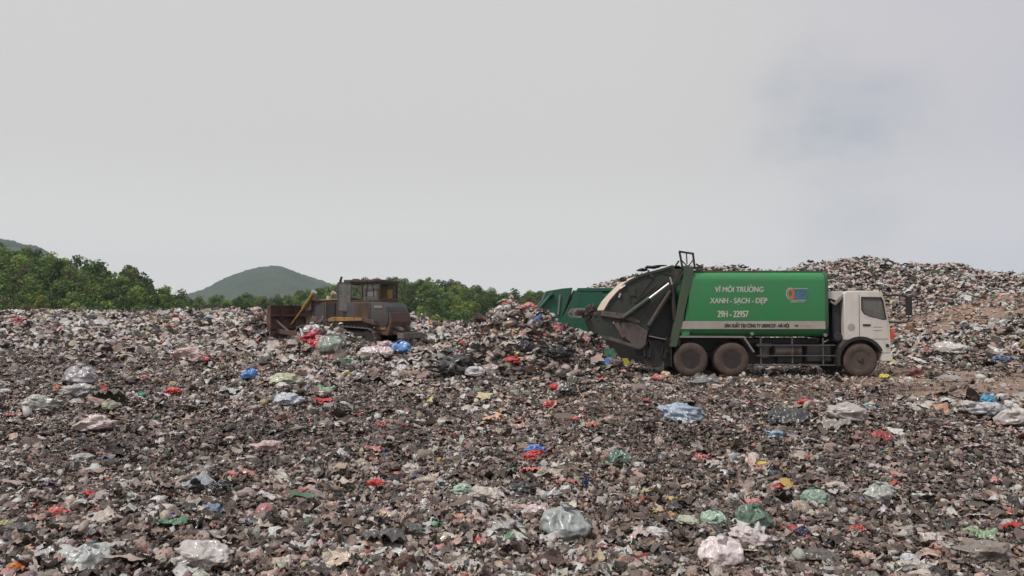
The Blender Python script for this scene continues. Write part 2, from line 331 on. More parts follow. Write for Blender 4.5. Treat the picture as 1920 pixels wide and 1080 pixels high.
# ------------------------------------------------------------------ terrain of the landfill
def interp(x, xs, ys): return np.interp(x, xs, ys)
def bell(x, y, cx, cy, rx, ry, h): return h * np.exp(-((x - cx) / rx) ** 2 - ((y - cy) / ry) ** 2)
RIDX = [-2, 2.6, 5.0, 6.5, 11, 15, 18, 20.5, 23.4, 24.9, 27.7, 30.2, 32, 34, 45]
RIDZ = [1.0, 1.9, 3.3, 4.0, 4.65, 4.7, 4.7, 5.0, 5.3, 4.8, 4.95, 4.55, 4.55, 4.4, 4.6]
def mountain_y0(x): return interp(x, [0, 6, 12, 16, 20, 30], [42, 42, 40, 33, 31.0, 29.5])
def terrain(x, y, fine=True):
    x = np.asarray(x, float); y = np.asarray(y, float)
    # tipping plateau that rises to the left and far side
    left = interp(y, [0, 20, 26, 31, 35, 42, 52, 62], [0, 0.05, .15, .42, .62, 1.15, 1.75, 2.1])
    w = 1 - sst(-2.5, 4.0, x)
    z = left * w
    edge = interp(x, [-60, -20, -9, -5, 0], [64, 62, 56, 47, 44])
    z = z + fb2(x, y, 9, 2, 3) * .12 * sst(12, 30, y) * w
    z = z + .25 * w * sst(46, 60, y) * fb2(x, y, 5, 2, 9)
    # the mountain of rubbish to the right
    xr = x * 52 / np.maximum(y, 30)
    top = interp(x, RIDX, RIDZ) + fb2(x, y, 3.2, 3, 21) * .45
    y0 = mountain_y0(x)
    rx = sst(-1, 5, x)
    ramp = interp(x, [10, 16, 19.7, 25.6, 32], [0, .55, 1.25, 2.75, 3.3])
    a = sst(0, 1, (y - y0) / np.maximum(36.5 - y0, 2.5))
    lower = ramp * a
    b = sst(42.5, 51.5, y); b2 = sst(.0, 1, (y - y0) / 11)
    bb = np.where(x < 14, b2, b * sst(14, 18, x) + b2 * (1 - sst(14, 18, x)))
    mt = lower + (top - lower) * np.clip(bb, 0, 1)
    mt = mt + fb2(x, y, 2.2, 3, 33) * .28 * sst(0, 3, y - y0) * (1 - .8 * dirt_ramp(x, y))
    z = np.maximum(z, 0) * (1 - rx * sst(-2, 4, y - y0)) + mt * rx
    # far side falls away
    z = z - (1 - sst(-2, 4, x)) * 12 * sst(0, 14, y - edge) - sst(-2, 4, x) * 14 * sst(56, 74, y)
    # pile behind the tipping truck
    px = interp(x, [-2.6, -1.75, -1.45, -1.05, -.6, -.3, -.05, .25, .62, .95, 1.38, 1.8, 2.6, 3.1, 3.6], [0, .35, 1.45, 1.70, 1.95, 2.25, 2.40, 2.1, 2.12, 1.95, 1.62, 1.42, 1.0, .45, 0])
    z = z + np.maximum(px - z * .5, 0) * np.exp(-(np.abs(y - 23.4) / np.where(y < 23.4, 1.35, 2.0)) ** 2.4) * (1 + .14 * fb2(x, y, .9, 3, 44))
    z = z + bell(x, y, -1.6, 20.4, 2.2, 1.2, .30) + bell(x, y, .8, 19.8, 2.6, 1.3, .22)
    z = z - bell(x, y, -1.5, 22.0, 1.0, .6, .35) + bell(x, y, 2.6, 22.6, .9, .8, .25)
    # heaps round the bulldozer
    z = z + bell(x, y, -7.55, 30.6, .85, .9, .95) + bell(x, y, -6.4, 30.0, .9, .9, .75) + bell(x, y, -5.0, 29.4, 1.3, .9, .28)
    z = z + bell(x, y, -11.75, 36.9, .72, 1.2, 1.55) + bell(x, y, -11.0, 38.6, .9, .9, 1.1) + bell(x, y, -10.1, 32.2, 1.0, .8, .12)
    z = z - bell(x, y, -6.6, 35.0, 1.9, 1.5, .36)
    # low bank across the middle right
    z = z + bell(x, y, 6.5, 13.6, 3.2, 1.0, .16) + bell(x, y, 9.4, 15.8, 3.0, 1.4, .28) + bell(x, y, -6.5, 17, 4, 1.5, .12)
    z = z + (fb2(x, y, 3.0, 3, 55) * .17 + (.45 - np.abs(vn2(x, y, 1.3, 57))) * .10 + (.45 - np.abs(vn2(x, y, .6, 58))) * .05) * sst(3, 9, y) * (1 - .75 * flat_zone(x, y))
    if fine:
        z = z + fb2(x, y, .6, 4, 66) * .095 * (1 - .6 * flat_zone(x, y))
    return z
def flat_zone(x, y):
    """the trodden lorry track round the truck and off to the right"""
    return sst(2.5, 6.0, x) * sst(16.4, 19.5, y) * (1 - sst(28.0, 30.5, y))
def dirt_ramp(x, y):
    return sst(14, 18, x) * sst(35.2, 37, y + .35 * vn2(x, y, 2.0, 5)) * (1 - sst(42, 45, y + 1.2 * vn2(x, y, 2.5, 8)))
def bare(x, y):
    """0..1 bare tan soil showing"""
    r = dirt_ramp(x, y) * (.62 + .6 * sst(-.3, .3, fb2(x, y, 2.5, 3, 71)))
    f = flat_zone(x, y) * sst(-.40, .15, fb2(x, y * 2.2, 3.2, 3, 77)) * (.35 + .65 * sst(6, 12, x))
    g = bell(x, y, 2.0, 17.3, 2.0, 1.6, .35)
    return np.clip(np.maximum(np.maximum(r, f), g), 0, 1)
def fresh(x, y):
    """0..1 recently tipped, pale and lumpy; 0 = crushed brown litter"""
    m = sst(23, 27.5, y + 2.2 * vn2(x, y, 4, 81) + .35 * (x + 2)) * (1 - sst(-1, 4, x))
    m = np.maximum(m, sst(0, 2, y - mountain_y0(x)) * sst(1, 5, x))
    m = np.maximum(m, bell(x, y, .5, 23.2, 2.6, 2.2, 1.2)); m = np.maximum(m, bell(x, y, -4.0, 21.5, 2.6, 2.6, .8) * sst(-.3, .3, vn2(x, y, 1.1, 82) + .2))
    m = np.maximum(m, bell(x, y, 8.2, 15.2, 2.6, 1.0, .5))
    return np.clip(m, 0, 1)

def pdir(px, py):
    u = (px - 960) / 1500; v = (540 - py) / 1500
    return np.array([u, math.cos(PITCH) - v * math.sin(PITCH), math.sin(PITCH) + v * math.cos(PITCH)])
def hit(px, py, ymin=4.0):
    d = pdir(px, py); t = np.arange(ymin, 80, .02); P = CAM + t[:, None] * d
    h = terrain(P[:, 0], P[:, 1]); k = np.nonzero(P[:, 2] < h)[0]
    return P[k[0]] if len(k) else P[-1]

# ground sheet of the landfill (finer where it is near)
nu, nv = 700, 760
uu = np.linspace(-1.05, 1.05, nu); vv = np.geomspace(2.2, 92, nv)
U, Vd = np.meshgrid(uu, vv)
GX = U * (Vd + 2.0); GY = Vd
GZ = terrain(GX, GY)
GV = np.stack([GX, GY, GZ], -1).reshape(-1, 3)
idx = np.arange(nu * nv).reshape(nv, nu)
GF = np.stack([idx[:-1, :-1], idx[:-1, 1:], idx[1:, 1:], idx[1:, :-1]], -1).reshape(-1, 4)
bw = bare(GV[:, 0], GV[:, 1])[:, None]
soil = np.array([.050, .039, .034]) * (1 - bw) + np.array([.235, .163, .128]) * bw
g = raw_mesh('ground', GV, GF, soil, True, MAT['soil']); tag(g, 'dark trodden soil under the rubbish of the landfill', None, None, 'structure')
bm = B(); box(bm, -9000, 9000, -3000, 12000, -16, -14.2)
tag(obj('far_ground', bm, MAT['plain']), 'low green land beyond the landfill', None, None, 'structure')

# ------------------------------------------------------------------ loose rubbish
def ico(level):
    bm = B(); bmesh.ops.create_icosphere(bm, subdivisions=level, radius=1)
    V = np.array([v.co[:] for v in bm.verts]); F = np.array([[v.index for v in f.verts] for f in bm.faces]); bm.free(); return V, F
ICO = {k: ico(k) for k in (1, 2, 3, 4, 5)}
def crumple(level, seed, sc3=(1, .8, .6), amp=.45, freq=1.6):
    V, F = ICO[level]; V = V.copy(); s = seed * 3.1
    w = np.stack([vn3(V * freq + s, seed + k) for k in (1, 2, 3)], -1)
    r = 1 + amp * (1 - 2 * np.abs(vn3(V * freq * 1.3 + w * .6 + s, seed + 5))) * .8
    if level >= 3: r = r + amp * .28 * (1 - 2 * np.abs(vn3(V * freq * 3.7 + w * 1.1, seed + 6)))
    V = V * r[:, None] + w * .28
    return V * np.array(sc3), F
def sheet(n, seed, asp=1.0, amp=.35, m=None):
    m = m or n; a, b = np.meshgrid(np.linspace(-1, 1, n), np.linspace(-1, 1, m)); P = np.stack([a, b, a * 0], -1).reshape(-1, 3)
    s = seed * 2.7
    w = np.stack([vn3(P * 1.1 + s, seed + k) for k in (1, 2, 3)], -1)
    z = amp * (1.6 * np.abs(vn3(P * 1.5 + w * .5 + s, seed + 7)) + .9 * np.abs(vn3(P * 2.3 + w + s, seed + 8)))
    V = P + w * .38; V[:, 2] = z - amp * .5 * (P[:, 0] ** 2 + P[:, 1] ** 2) * (1 if seed % 2 else -.6); V[:, 1] *= asp
    i = np.arange(n * m).reshape(m, n); q = np.stack([i[:-1, :-1], i[:-1, 1:], i[1:, 1:], i[1:, :-1]], -1).reshape(-1, 4)
    F = np.concatenate([q[:, [0, 1, 2]], q[:, [0, 2, 3]]]); return V, F
PAL = dict(
    grime=[(.075, .058, .052), (.105, .083, .075), (.056, .044, .040), (.135, .108, .097), (.090, .062, .052), (.120, .102, .093), (.085, .077, .068), (.165, .133, .121)],
    pale=[(.30, .265, .245), (.36, .33, .31), (.25, .215, .195), (.40, .37, .35), (.33, .25, .235), (.28, .285, .26), (.22, .185, .165), (.46, .43, .41), (.31, .25, .215)],
    white=[(.56, .54, .53), (.62, .59, .58), (.52, .49, .50)],
    black=[(.018, .017, .018), (.026, .023, .024), (.014, .014, .017)],
    pink=[(.42, .22, .20), (.38, .24, .22), (.45, .19, .17)],
    red=[(.42, .035, .035), (.34, .03, .03), (.48, .09, .07)],
    green=[(.10, .17, .13), (.19, .26, .20), (.045, .09, .06), (.10, .24, .15)],
    blue=[(.09, .15, .25), (.16, .20, .27), (.05, .12, .32)],
    yellow=[(.42, .30, .08), (.38, .33, .17), (.30, .17, .05)],
    tan=[(.27, .18, .125), (.22, .15, .11), (.33, .22, .15)])
KEYS = list(PAL)
W_OLD = np.array([.530, .310, .034, .098, .018, .0042, .010, .004, .003, .014])
W_NEW = np.array([.17, .53, .15, .085, .026, .007, .012, .005, .005, .016])
def piece_colors(n, fr, tanw, r):
    w = W_OLD[None] * (1 - fr[:, None]) + W_NEW[None] * fr[:, None]
    w[:, 9] += tanw * .45
    c = np.cumsum(w / w.sum(1, keepdims=True), 1); k = (r.random((n, 1)) > c).sum(1).clip(0, len(KEYS) - 1)
    out = np.zeros((n, 3))
    for i, key in enumerate(KEYS):
        m = k == i; P = np.array(PAL[key]); out[m] = P[r.integers(0, len(P), m.sum())]
    return out * np.array([1.09, 1.005, .975]) * np.exp(r.normal(0, .30, (n, 1))).clip(.45, 1.7) * r.normal(1, .04, (n, 3)).clip(.85, 1.15)

def quat_mats(n, r, tilt, flat):
    """rotation matrices: free spin about z, tilt of given sigma"""
    a = r.uniform(0, 2 * np.pi, n); ax = r.uniform(0, 2 * np.pi, n); t = np.where(flat, r.normal(0, tilt, n), r.uniform(0, np.pi, n))
    ca, sa = np.cos(a), np.sin(a); Rz = np.zeros((n, 3, 3)); Rz[:, 0, 0] = ca; Rz[:, 0, 1] = -sa; Rz[:, 1, 0] = sa; Rz[:, 1, 1] = ca; Rz[:, 2, 2] = 1
    kx, ky = np.cos(ax), np.sin(ax); c, s = np.cos(t), np.sin(t); K = np.zeros((n, 3, 3))
    K[:, 0, 2] = ky; K[:, 2, 0] = -ky; K[:, 1, 2] = -kx; K[:, 2, 1] = kx
    R = np.eye(3)[None] + s[:, None, None] * K + (1 - c)[:, None, None] * (K @ K)
    return R @ Rz

def build_litter(name, P, size, col, lod, r, mat):
    """P (n,3) positions; lod 0 near / 1 mid / 2 far"""
    VS, FS, CS = [], [], []; off = 0
    if lod == 0:
        protos = [('s', sheet(7, k, r.uniform(.4, .95), .50)) for k in range(18)] + [('c', crumple(2, 40 + k, (1, r.uniform(.45, .85), r.uniform(.4, .7)), .45, 1.5)) for k in range(14)] + [('s', sheet(9, 70 + k, .13, .38, 3)) for k in range(8)]
        pw = [.27 / 18] * 18 + [.49 / 14] * 14 + [.24 / 8] * 8
    else:
        protos = [('s', sheet(3 if lod == 2 else 4, k, r.uniform(.5, 1), .5)) for k in range(10)] + [('c', crumple(1, 40 + k, (1, r.uniform(.55, .9), r.uniform(.45, .75)), .55)) for k in range(8)] + [('s', sheet(4, 70 + k, .18, .3, 2)) for k in range(3)]
        pw = [.34 / 10] * 10 + [.54 / 8] * 8 + [.12 / 3] * 3
    kind = r.choice(len(protos), len(P), p=pw)
    for k, (t, (V, F)) in enumerate(protos):
        ii = np.nonzero(kind == k)[0]; n = len(ii)
        if not n: continue
        R = quat_mats(n, r, .55, np.full(n, t == 's'))
        sc_ = size[ii] * (1.25 if t == 's' else .85)
        st = r.uniform(.7, 1.3, (n, 1, 3))
        W = np.einsum('nij,nmj->nmi', R, V[None] * st) * sc_[:, None, None]
        W[:, :, 2] += (sc_ * .25)[:, None] * 1
        W = W + P[ii][:, None, :]
        VS.append(W.reshape(-1, 3)); FS.append((F[None] + (np.arange(n) * len(V))[:, None, None] + off).reshape(-1, 3))
        CS.append(np.repeat(col[ii], len(V), 0)); off += n * len(V)
    return raw_mesh(name, np.concatenate(VS), np.concatenate(FS), np.concatenate(CS), True, mat)

def normals(x, y, e=.05):
    hx = (terrain(x + e, y, False) - terrain(x - e, y, False)) / (2 * e); hy = (terrain(x, y + e, False) - terrain(x, y - e, False)) / (2 * e)
    n = np.stack([-hx, -hy, np.ones_like(hx)], -1); return n / np.linalg.norm(n, axis=-1, keepdims=True)

def cells(n, seed):
    """n points on the ground; more where the ground is near or faces the camera's side of the heap"""
    r = np.random.default_rng(seed)
    g = GV.reshape(nv, nu, 3); c = (g[:-1, :-1] + g[1:, 1:]) / 2
    dx = g[:-1, 1:] - g[:-1, :-1]; dy = g[1:, :-1] - g[:-1, :-1]; nn = np.cross(dx, dy); A = np.linalg.norm(nn, axis=-1); nn = nn / A[..., None]
    v = CAM - c; d = np.linalg.norm(v, axis=-1); cosv = (nn * v).sum(-1) / d
    w = A * np.maximum(cosv, .10) / d ** 2
    inside = (np.abs(c[..., 0] / c[..., 1]) < .80) & (c[..., 1] > 4.3) & (c[..., 1] < 72) & (c[..., 2] > -2.5)
    w = w * np.where(inside, 1, 0) * (1 - .80 * bare(c[..., 0], c[..., 1])) * np.where(np.abs(c[..., 0] / c[..., 1]) > .68, .35, 1)
    k = r.choice(w.size, n, p=(w / w.sum()).ravel()); j, i = np.divmod(k, nu - 1)
    a = r.random((n, 1)); b = r.random((n, 1))
    P = g[j, i] * (1 - a) * (1 - b) + g[j, i + 1] * a * (1 - b) + g[j + 1, i] * (1 - a) * b + g[j + 1, i + 1] * a * b
    return P, r
NP_ = 400000
P, r = cells(NP_, 5)
d = P[:, 1]; fr = fresh(P[:, 0], P[:, 1]); ba = bare(P[:, 0], P[:, 1])
size = r.lognormal(0, .50, NP_) * np.maximum(.020, .0012 * d) * (1 + .75 * fr)
size = np.minimum(size, np.where(d < 14, .065 + .0 * d, .20)) * np.where((P[:, 0] > 1.0) & (P[:, 1] > mountain_y0(P[:, 0])), .78, 1)
patch = .5 + .5 * fb2(P[:, 0], P[:, 1], 1.6, 2, 91)                 # drifts of paler and darker litter
frc = np.clip(fr * 1.0 + (patch - .5) * .95 + .06, 0, 1.15)
col = piece_colors(NP_, frc, ba, r)
pile_dark = lambda x, y: np.clip(bell(x, y, -1.2, 21.0, 2.3, 1.3, 1.0) + bell(x, y, 1.6, 20.9, 1.8, 1.2, .7), 0, 1) * sst(-.5, .1, vn2(x, y, .8, 95))  # mask for darker litter at the front foot of the pile
def drift(x, y):
    """muddier and cleaner patches a metre or two across"""
    return np.exp(.62 * fb2(x, y, 1.9, 3, 191) + .34 * vn2(x, y, .45, 193) + .22) * (1 + .22 * sst(30, 52, y)) * (1 - .30 * bell(x, y, -3.5, 12.5, 5, 2.2, 1)) * (1 - .28 * bell(x, y, 3.2, 12.5, 2.5, 2.2, 1))
col *= ((1 - .68 * pile_dark(P[:, 0], P[:, 1])) * drift(P[:, 0], P[:, 1]))[:, None]; col = col.clip(0, .55)
P[:, 2] += r.uniform(-.25, .7, NP_) * size
NB = 8600
Pb, rb = cells(NB, 17); db = Pb[:, 1]; frb = fresh(Pb[:, 0], Pb[:, 1]); keep = (rb.random(NB) < .35 + .65 * frb) & (db < 46); Pb, frb, db = Pb[keep], frb[keep], db[keep]; NB = len(Pb)
sb = np.minimum(rb.lognormal(0, .36, NB) * (.050 + .055 * frb + .0012 * db), .075 + .0035 * db)
cb = piece_colors(NB, np.clip(.75 + .4 * frb, 0, 1.2), frb * 0, rb) * drift(Pb[:, 0], Pb[:, 1])[:, None] ** .6; cb = cb.clip(0, .5); Pb[:, 2] += sb * .30
def build_soft(name, P, size, col, r):
    VS, FS, CS = [], [], []; off = 0
    protos = [crumple(3, 300 + k, (1, r.uniform(.5, .85), r.uniform(.32, .55)), .62, 1.35) for k in range(12)] + [sheet(11, 320 + k, r.uniform(.4, .8), .46) for k in range(12)]
    kind = r.integers(0, len(protos), len(P))
    for k, (V, F) in enumerate(protos):
        ii = np.nonzero(kind == k)[0]; n = len(ii); Rm = quat_mats(n, r, .38, np.ones(n, bool)); W = np.einsum('nij,nmj->nmi', Rm, V[None] * r.uniform(.75, 1.25, (n, 1, 3))) * size[ii][:, None, None] + P[ii][:, None, :]
        VS.append(W.reshape(-1, 3)); FS.append((F[None] + (np.arange(n) * len(V))[:, None, None] + off).reshape(-1, 3)); CS.append(np.repeat(col[ii], len(V), 0)); off += n * len(V)
    return raw_mesh(name, np.concatenate(VS), np.concatenate(FS), np.concatenate(CS), True, MAT['soft'])
tag(build_soft('crumpled_wrappers', Pb, sb, cb, rb), 'countless small crumpled bags and soft wrappers lying among the litter', 'rubbish', None, 'stuff')
heap = (P[:, 0] > 1.0) & (P[:, 1] > mountain_y0(P[:, 0]) - .5)
pile = (np.abs(P[:, 0] - .4) < 3.2) & (np.abs(P[:, 1] - 23.3) < 2.4) & (terrain(P[:, 0], P[:, 1], False) > .5)
# the finest shreds lie between the larger pieces close by
NF = 340000
Pf, rf = cells(NF, 29); kf = Pf[:, 1] < 14; Pf = Pf[kf]; NF = len(Pf); sf = rf.lognormal(0, .42, NF) * (.0085 + .00065 * Pf[:, 1]); Pf[:, 2] += rf.uniform(.2, 2.2, NF) * sf
cf = piece_colors(NF, np.clip(fb2(Pf[:, 0], Pf[:, 1], 1.6, 2, 91) * .35 + .12, 0, 1), bare(Pf[:, 0], Pf[:, 1]), rf) * .92 * drift(Pf[:, 0], Pf[:, 1])[:, None]; cf = cf.clip(0, .5)
tag(build_litter('shredded_litter', Pf, sf, cf, 1, rf, MAT['litter']), 'fine brown shreds of crushed rubbish filling the gaps in the foreground', 'rubbish', None, 'stuff')
near = (d < 11.5) & ~heap & ~pile; mid = (d >= 11.5) & ~heap & ~pile
for nm, msk, lod, lab in (
    ('crushed_litter', near, 0, 'crushed brown and grey litter covering the foreground of the landfill'),
    ('scattered_rubbish', mid, 1, 'mixed rubbish spread over the landfill out to its far edge'),
    ('tipped_rubbish', pile, 1, 'freshly tipped rubbish making up the pile behind the green truck'),
    ('heaped_rubbish', heap, 2, 'pale rubbish covering the high mound behind and right of the truck')):
    o = build_litter(nm, P[msk], size[msk], col[msk], lod, r, MAT['litter']); tag(o, lab, 'rubbish', None, 'stuff')

# ------------------------------------------------------------------ vehicles
def ray_poly(c, a, poly):
    d = np.array([math.cos(a), math.sin(a)]); best = None
    for i in range(len(poly)):
        p = np.array(poly[i]) - c; e = np.array(poly[(i + 1) % len(poly)]) - c - p; den = d[0] * e[1] - d[1] * e[0]
        if abs(den) < 1e-9: continue
        t = (p[0] * e[1] - p[1] * e[0]) / den; u = (p[0] * d[1] - p[1] * d[0]) / den
        if t > 0 and -1e-6 <= u <= 1 + 1e-6 and (best is None or t < best): best = t
    return tuple(c + d * best)
def ring_plate(bm, outer, inner, y0, y1):
    c = np.mean(np.array(inner), 0); an = sorted({round(math.atan2(p[1] - c[1], p[0] - c[0]), 5) for p in list(outer) + list(inner)})
    O = [ray_poly(c, a, outer) for a in an]; I = [ray_poly(c, a, inner) for a in an]; n = len(an)
    g = [[bm.verts.new((p[0], y, p[1])) for p in L_] for y in (y0, y1) for L_ in (O, I)]
    for i in range(n):
        j = (i + 1) % n
        bm.faces.new((g[0][i], g[0][j], g[1][j], g[1][i])); bm.faces.new((g[2][j], g[2][i], g[3][i], g[3][j]))
        bm.faces.new((g[0][j], g[0][i], g[2][i], g[2][j])); bm.faces.new((g[1][i], g[1][j], g[3][j], g[3][i]))
    return bm
def wheel(parent, x, y, z, r=.55, w=.28, side=-1, front=True, dual=False):
    """side -1: outer face looks to -Y"""
    W = w * (2.15 if dual else 1)
    s = side
    bm = B(); o = -s                                                   # outward is s in y
    prof = [(r * .50, .02), (r * .56, .0), (r * .78, -.005), (r * .93, .02), (r * .985, .05), (r, .075), (r, w - .06), (r * .95, w - .01), (r * .8, w)]
    if dual: prof += [(r * .8, w + .05), (r * .95, w + .06), (r, w + .1), (r, 2 * w - .02), (r * .9, 2 * w + .04)]
    prof.append((r * .5, prof[-1][1]))
    prof = [(a, b * o) for a, b in prof]
    lathe(bm, prof, (0, 0, 0), 144, lambda k, i: (-.009 if (i // 2) % 2 and 4 <= k <= 6 else 0))
    t = obj('wheel', bm, MAT['tyre'], parent, smooth=True); t.location = (x, y, z)
    bm = B()
    if front: pr = [(.005, .055), (.10, .055), (.12, .075), (r * .33, .06), (r * .36, .035), (r * .46, .03), (r * .515, .008), (r * .53, .012)]
    else: pr = [(.005, .21), (r * .22, .21), (r * .24, .17), (r * .40, .165), (r * .43, .06), (r * .47, .03), (r * .515, .006), (r * .53, .01)]
    pr = [(a, b * o) for a, b in pr]; lathe(bm, pr, seg=40)
    obj('rim', bm, MAT['rim'] if front else MAT['hub'], t, smooth=True)
    bm = B()
    if front: lathe(bm, [(.005, -.03 * o), (.06, -.03 * o), (.085, .0), (.10, .056 * o)], seg=20)
    else: lathe(bm, [(.005, .06 * o), (.07, .06 * o), (.10, .10 * o), (.11, .2 * o)], seg=20)
    for k in range(10):
        a = k * math.pi / 5; rr = r * (.27 if front else .32); yy = (.05 if front else .16) * o
        rod(bm, (rr * math.cos(a), yy, rr * math.sin(a)), (rr * math.cos(a), yy - .03 * o, rr * math.sin(a)), .014, seg=6)
    obj('hub', bm, MAT['hub'] if front else MAT['rim'], t, smooth=True)
    return t

def text_mesh(name, s, h, x, z, y, mat, parent, bold=.0, shear=0, width=None):
    """letters lying on a side plate; strokes thickened with slightly shifted copies"""
    cu = bpy.data.curves.new(name, 'FONT'); cu.body = s; cu.size = 1; cu.shear = shear
    to = bpy.data.objects.new(name, cu); C.objects.link(to); dg = bpy.context.evaluated_depsgraph_get(); dg.update()
    me = bpy.data.meshes.new_from_object(to.evaluated_get(dg)); bpy.data.objects.remove(to); bpy.data.curves.remove(cu)
    co = np.empty(len(me.vertices) * 3, np.float32); me.vertices.foreach_get('co', co); co = co.reshape(-1, 3)
    me.calc_loop_triangles(); F = np.array([t.vertices[:] for t in me.loop_triangles])
    sx = h / .70; co[:, 0] -= co[:, 0].min(); fx = (width / co[:, 0].max()) if width else sx
    V0 = np.stack([co[:, 0] * fx, co[:, 2] * 0, co[:, 1] * sx], -1); VS, FS = [], []
    for k, (dx, dz) in enumerate(((0, 0), (-1, 0), (1, 0), (0, .6), (0, -.6))):
        VS.append(V0 + np.array([dx * bold * h * 2.6, -.003 - .0012 * k, dz * bold * h * 2.6])); FS.append(F + k * len(V0))
    bpy.data.meshes.remove(me); o = raw_mesh(name, np.concatenate(VS), np.concatenate(FS), None, False, mat, parent); o.location = (x, y, z); return o

def side_outline(y0, z0, z1, rt, rb, bulge=.05):
    """half cross-section of the container: near side then mirrored"""
    p = []
    n = 8
    for i in range(n + 1):
        a = math.pi / 2 * i / n; p.append((-(y0 - rb) - rb * math.sin(a), z0 + rb - rb * math.cos(a)))
    for i in range(n + 1):
        a = math.pi / 2 * i / n; p.append((-(y0 - rt) - rt * math.cos(a), z1 - rt + rt * math.sin(a)))
    q = [(-y, z) for y, z in reversed(p)]
    return p + q

def make_chassis(t, fenders=True):
    bm = B()
    for s in (-1, 1): box(bm, -1.35, 5.35, s * .43 - .045, s * .43 + .045, .80, 1.06)
    for x in (-1.2, -.1, 1.2, 2.4, 3.6, 4.9): box(bm, x - .05, x + .05, -.385, .385, .84, 1.02)
    for x in (-.66, .644): rod(bm, (x, -.72, .57), (x, .72, .57), .12); box(bm, x - .17, x + .17, -.2, .2, .40, .74)
    rod(bm, (4.73, -.9, .55), (4.73, .9, .55), .07); box(bm, -.9, .9, -.7, -.5, .60, .78); box(bm, -.9, .9, .5, .7, .60, .78)
    box(bm, -1.2, 3.6, -.60, .60, 1.062, 1.22)
    obj('chassis', bm, MAT['dark'], t, .008)
    for s in (-1, 1):
        for x in (-.66, .644): wheel(t, x, s * 1.23, .57, side=s, front=False, dual=True)
        wheel(t, 4.73, s * 1.21, .55, side=s)
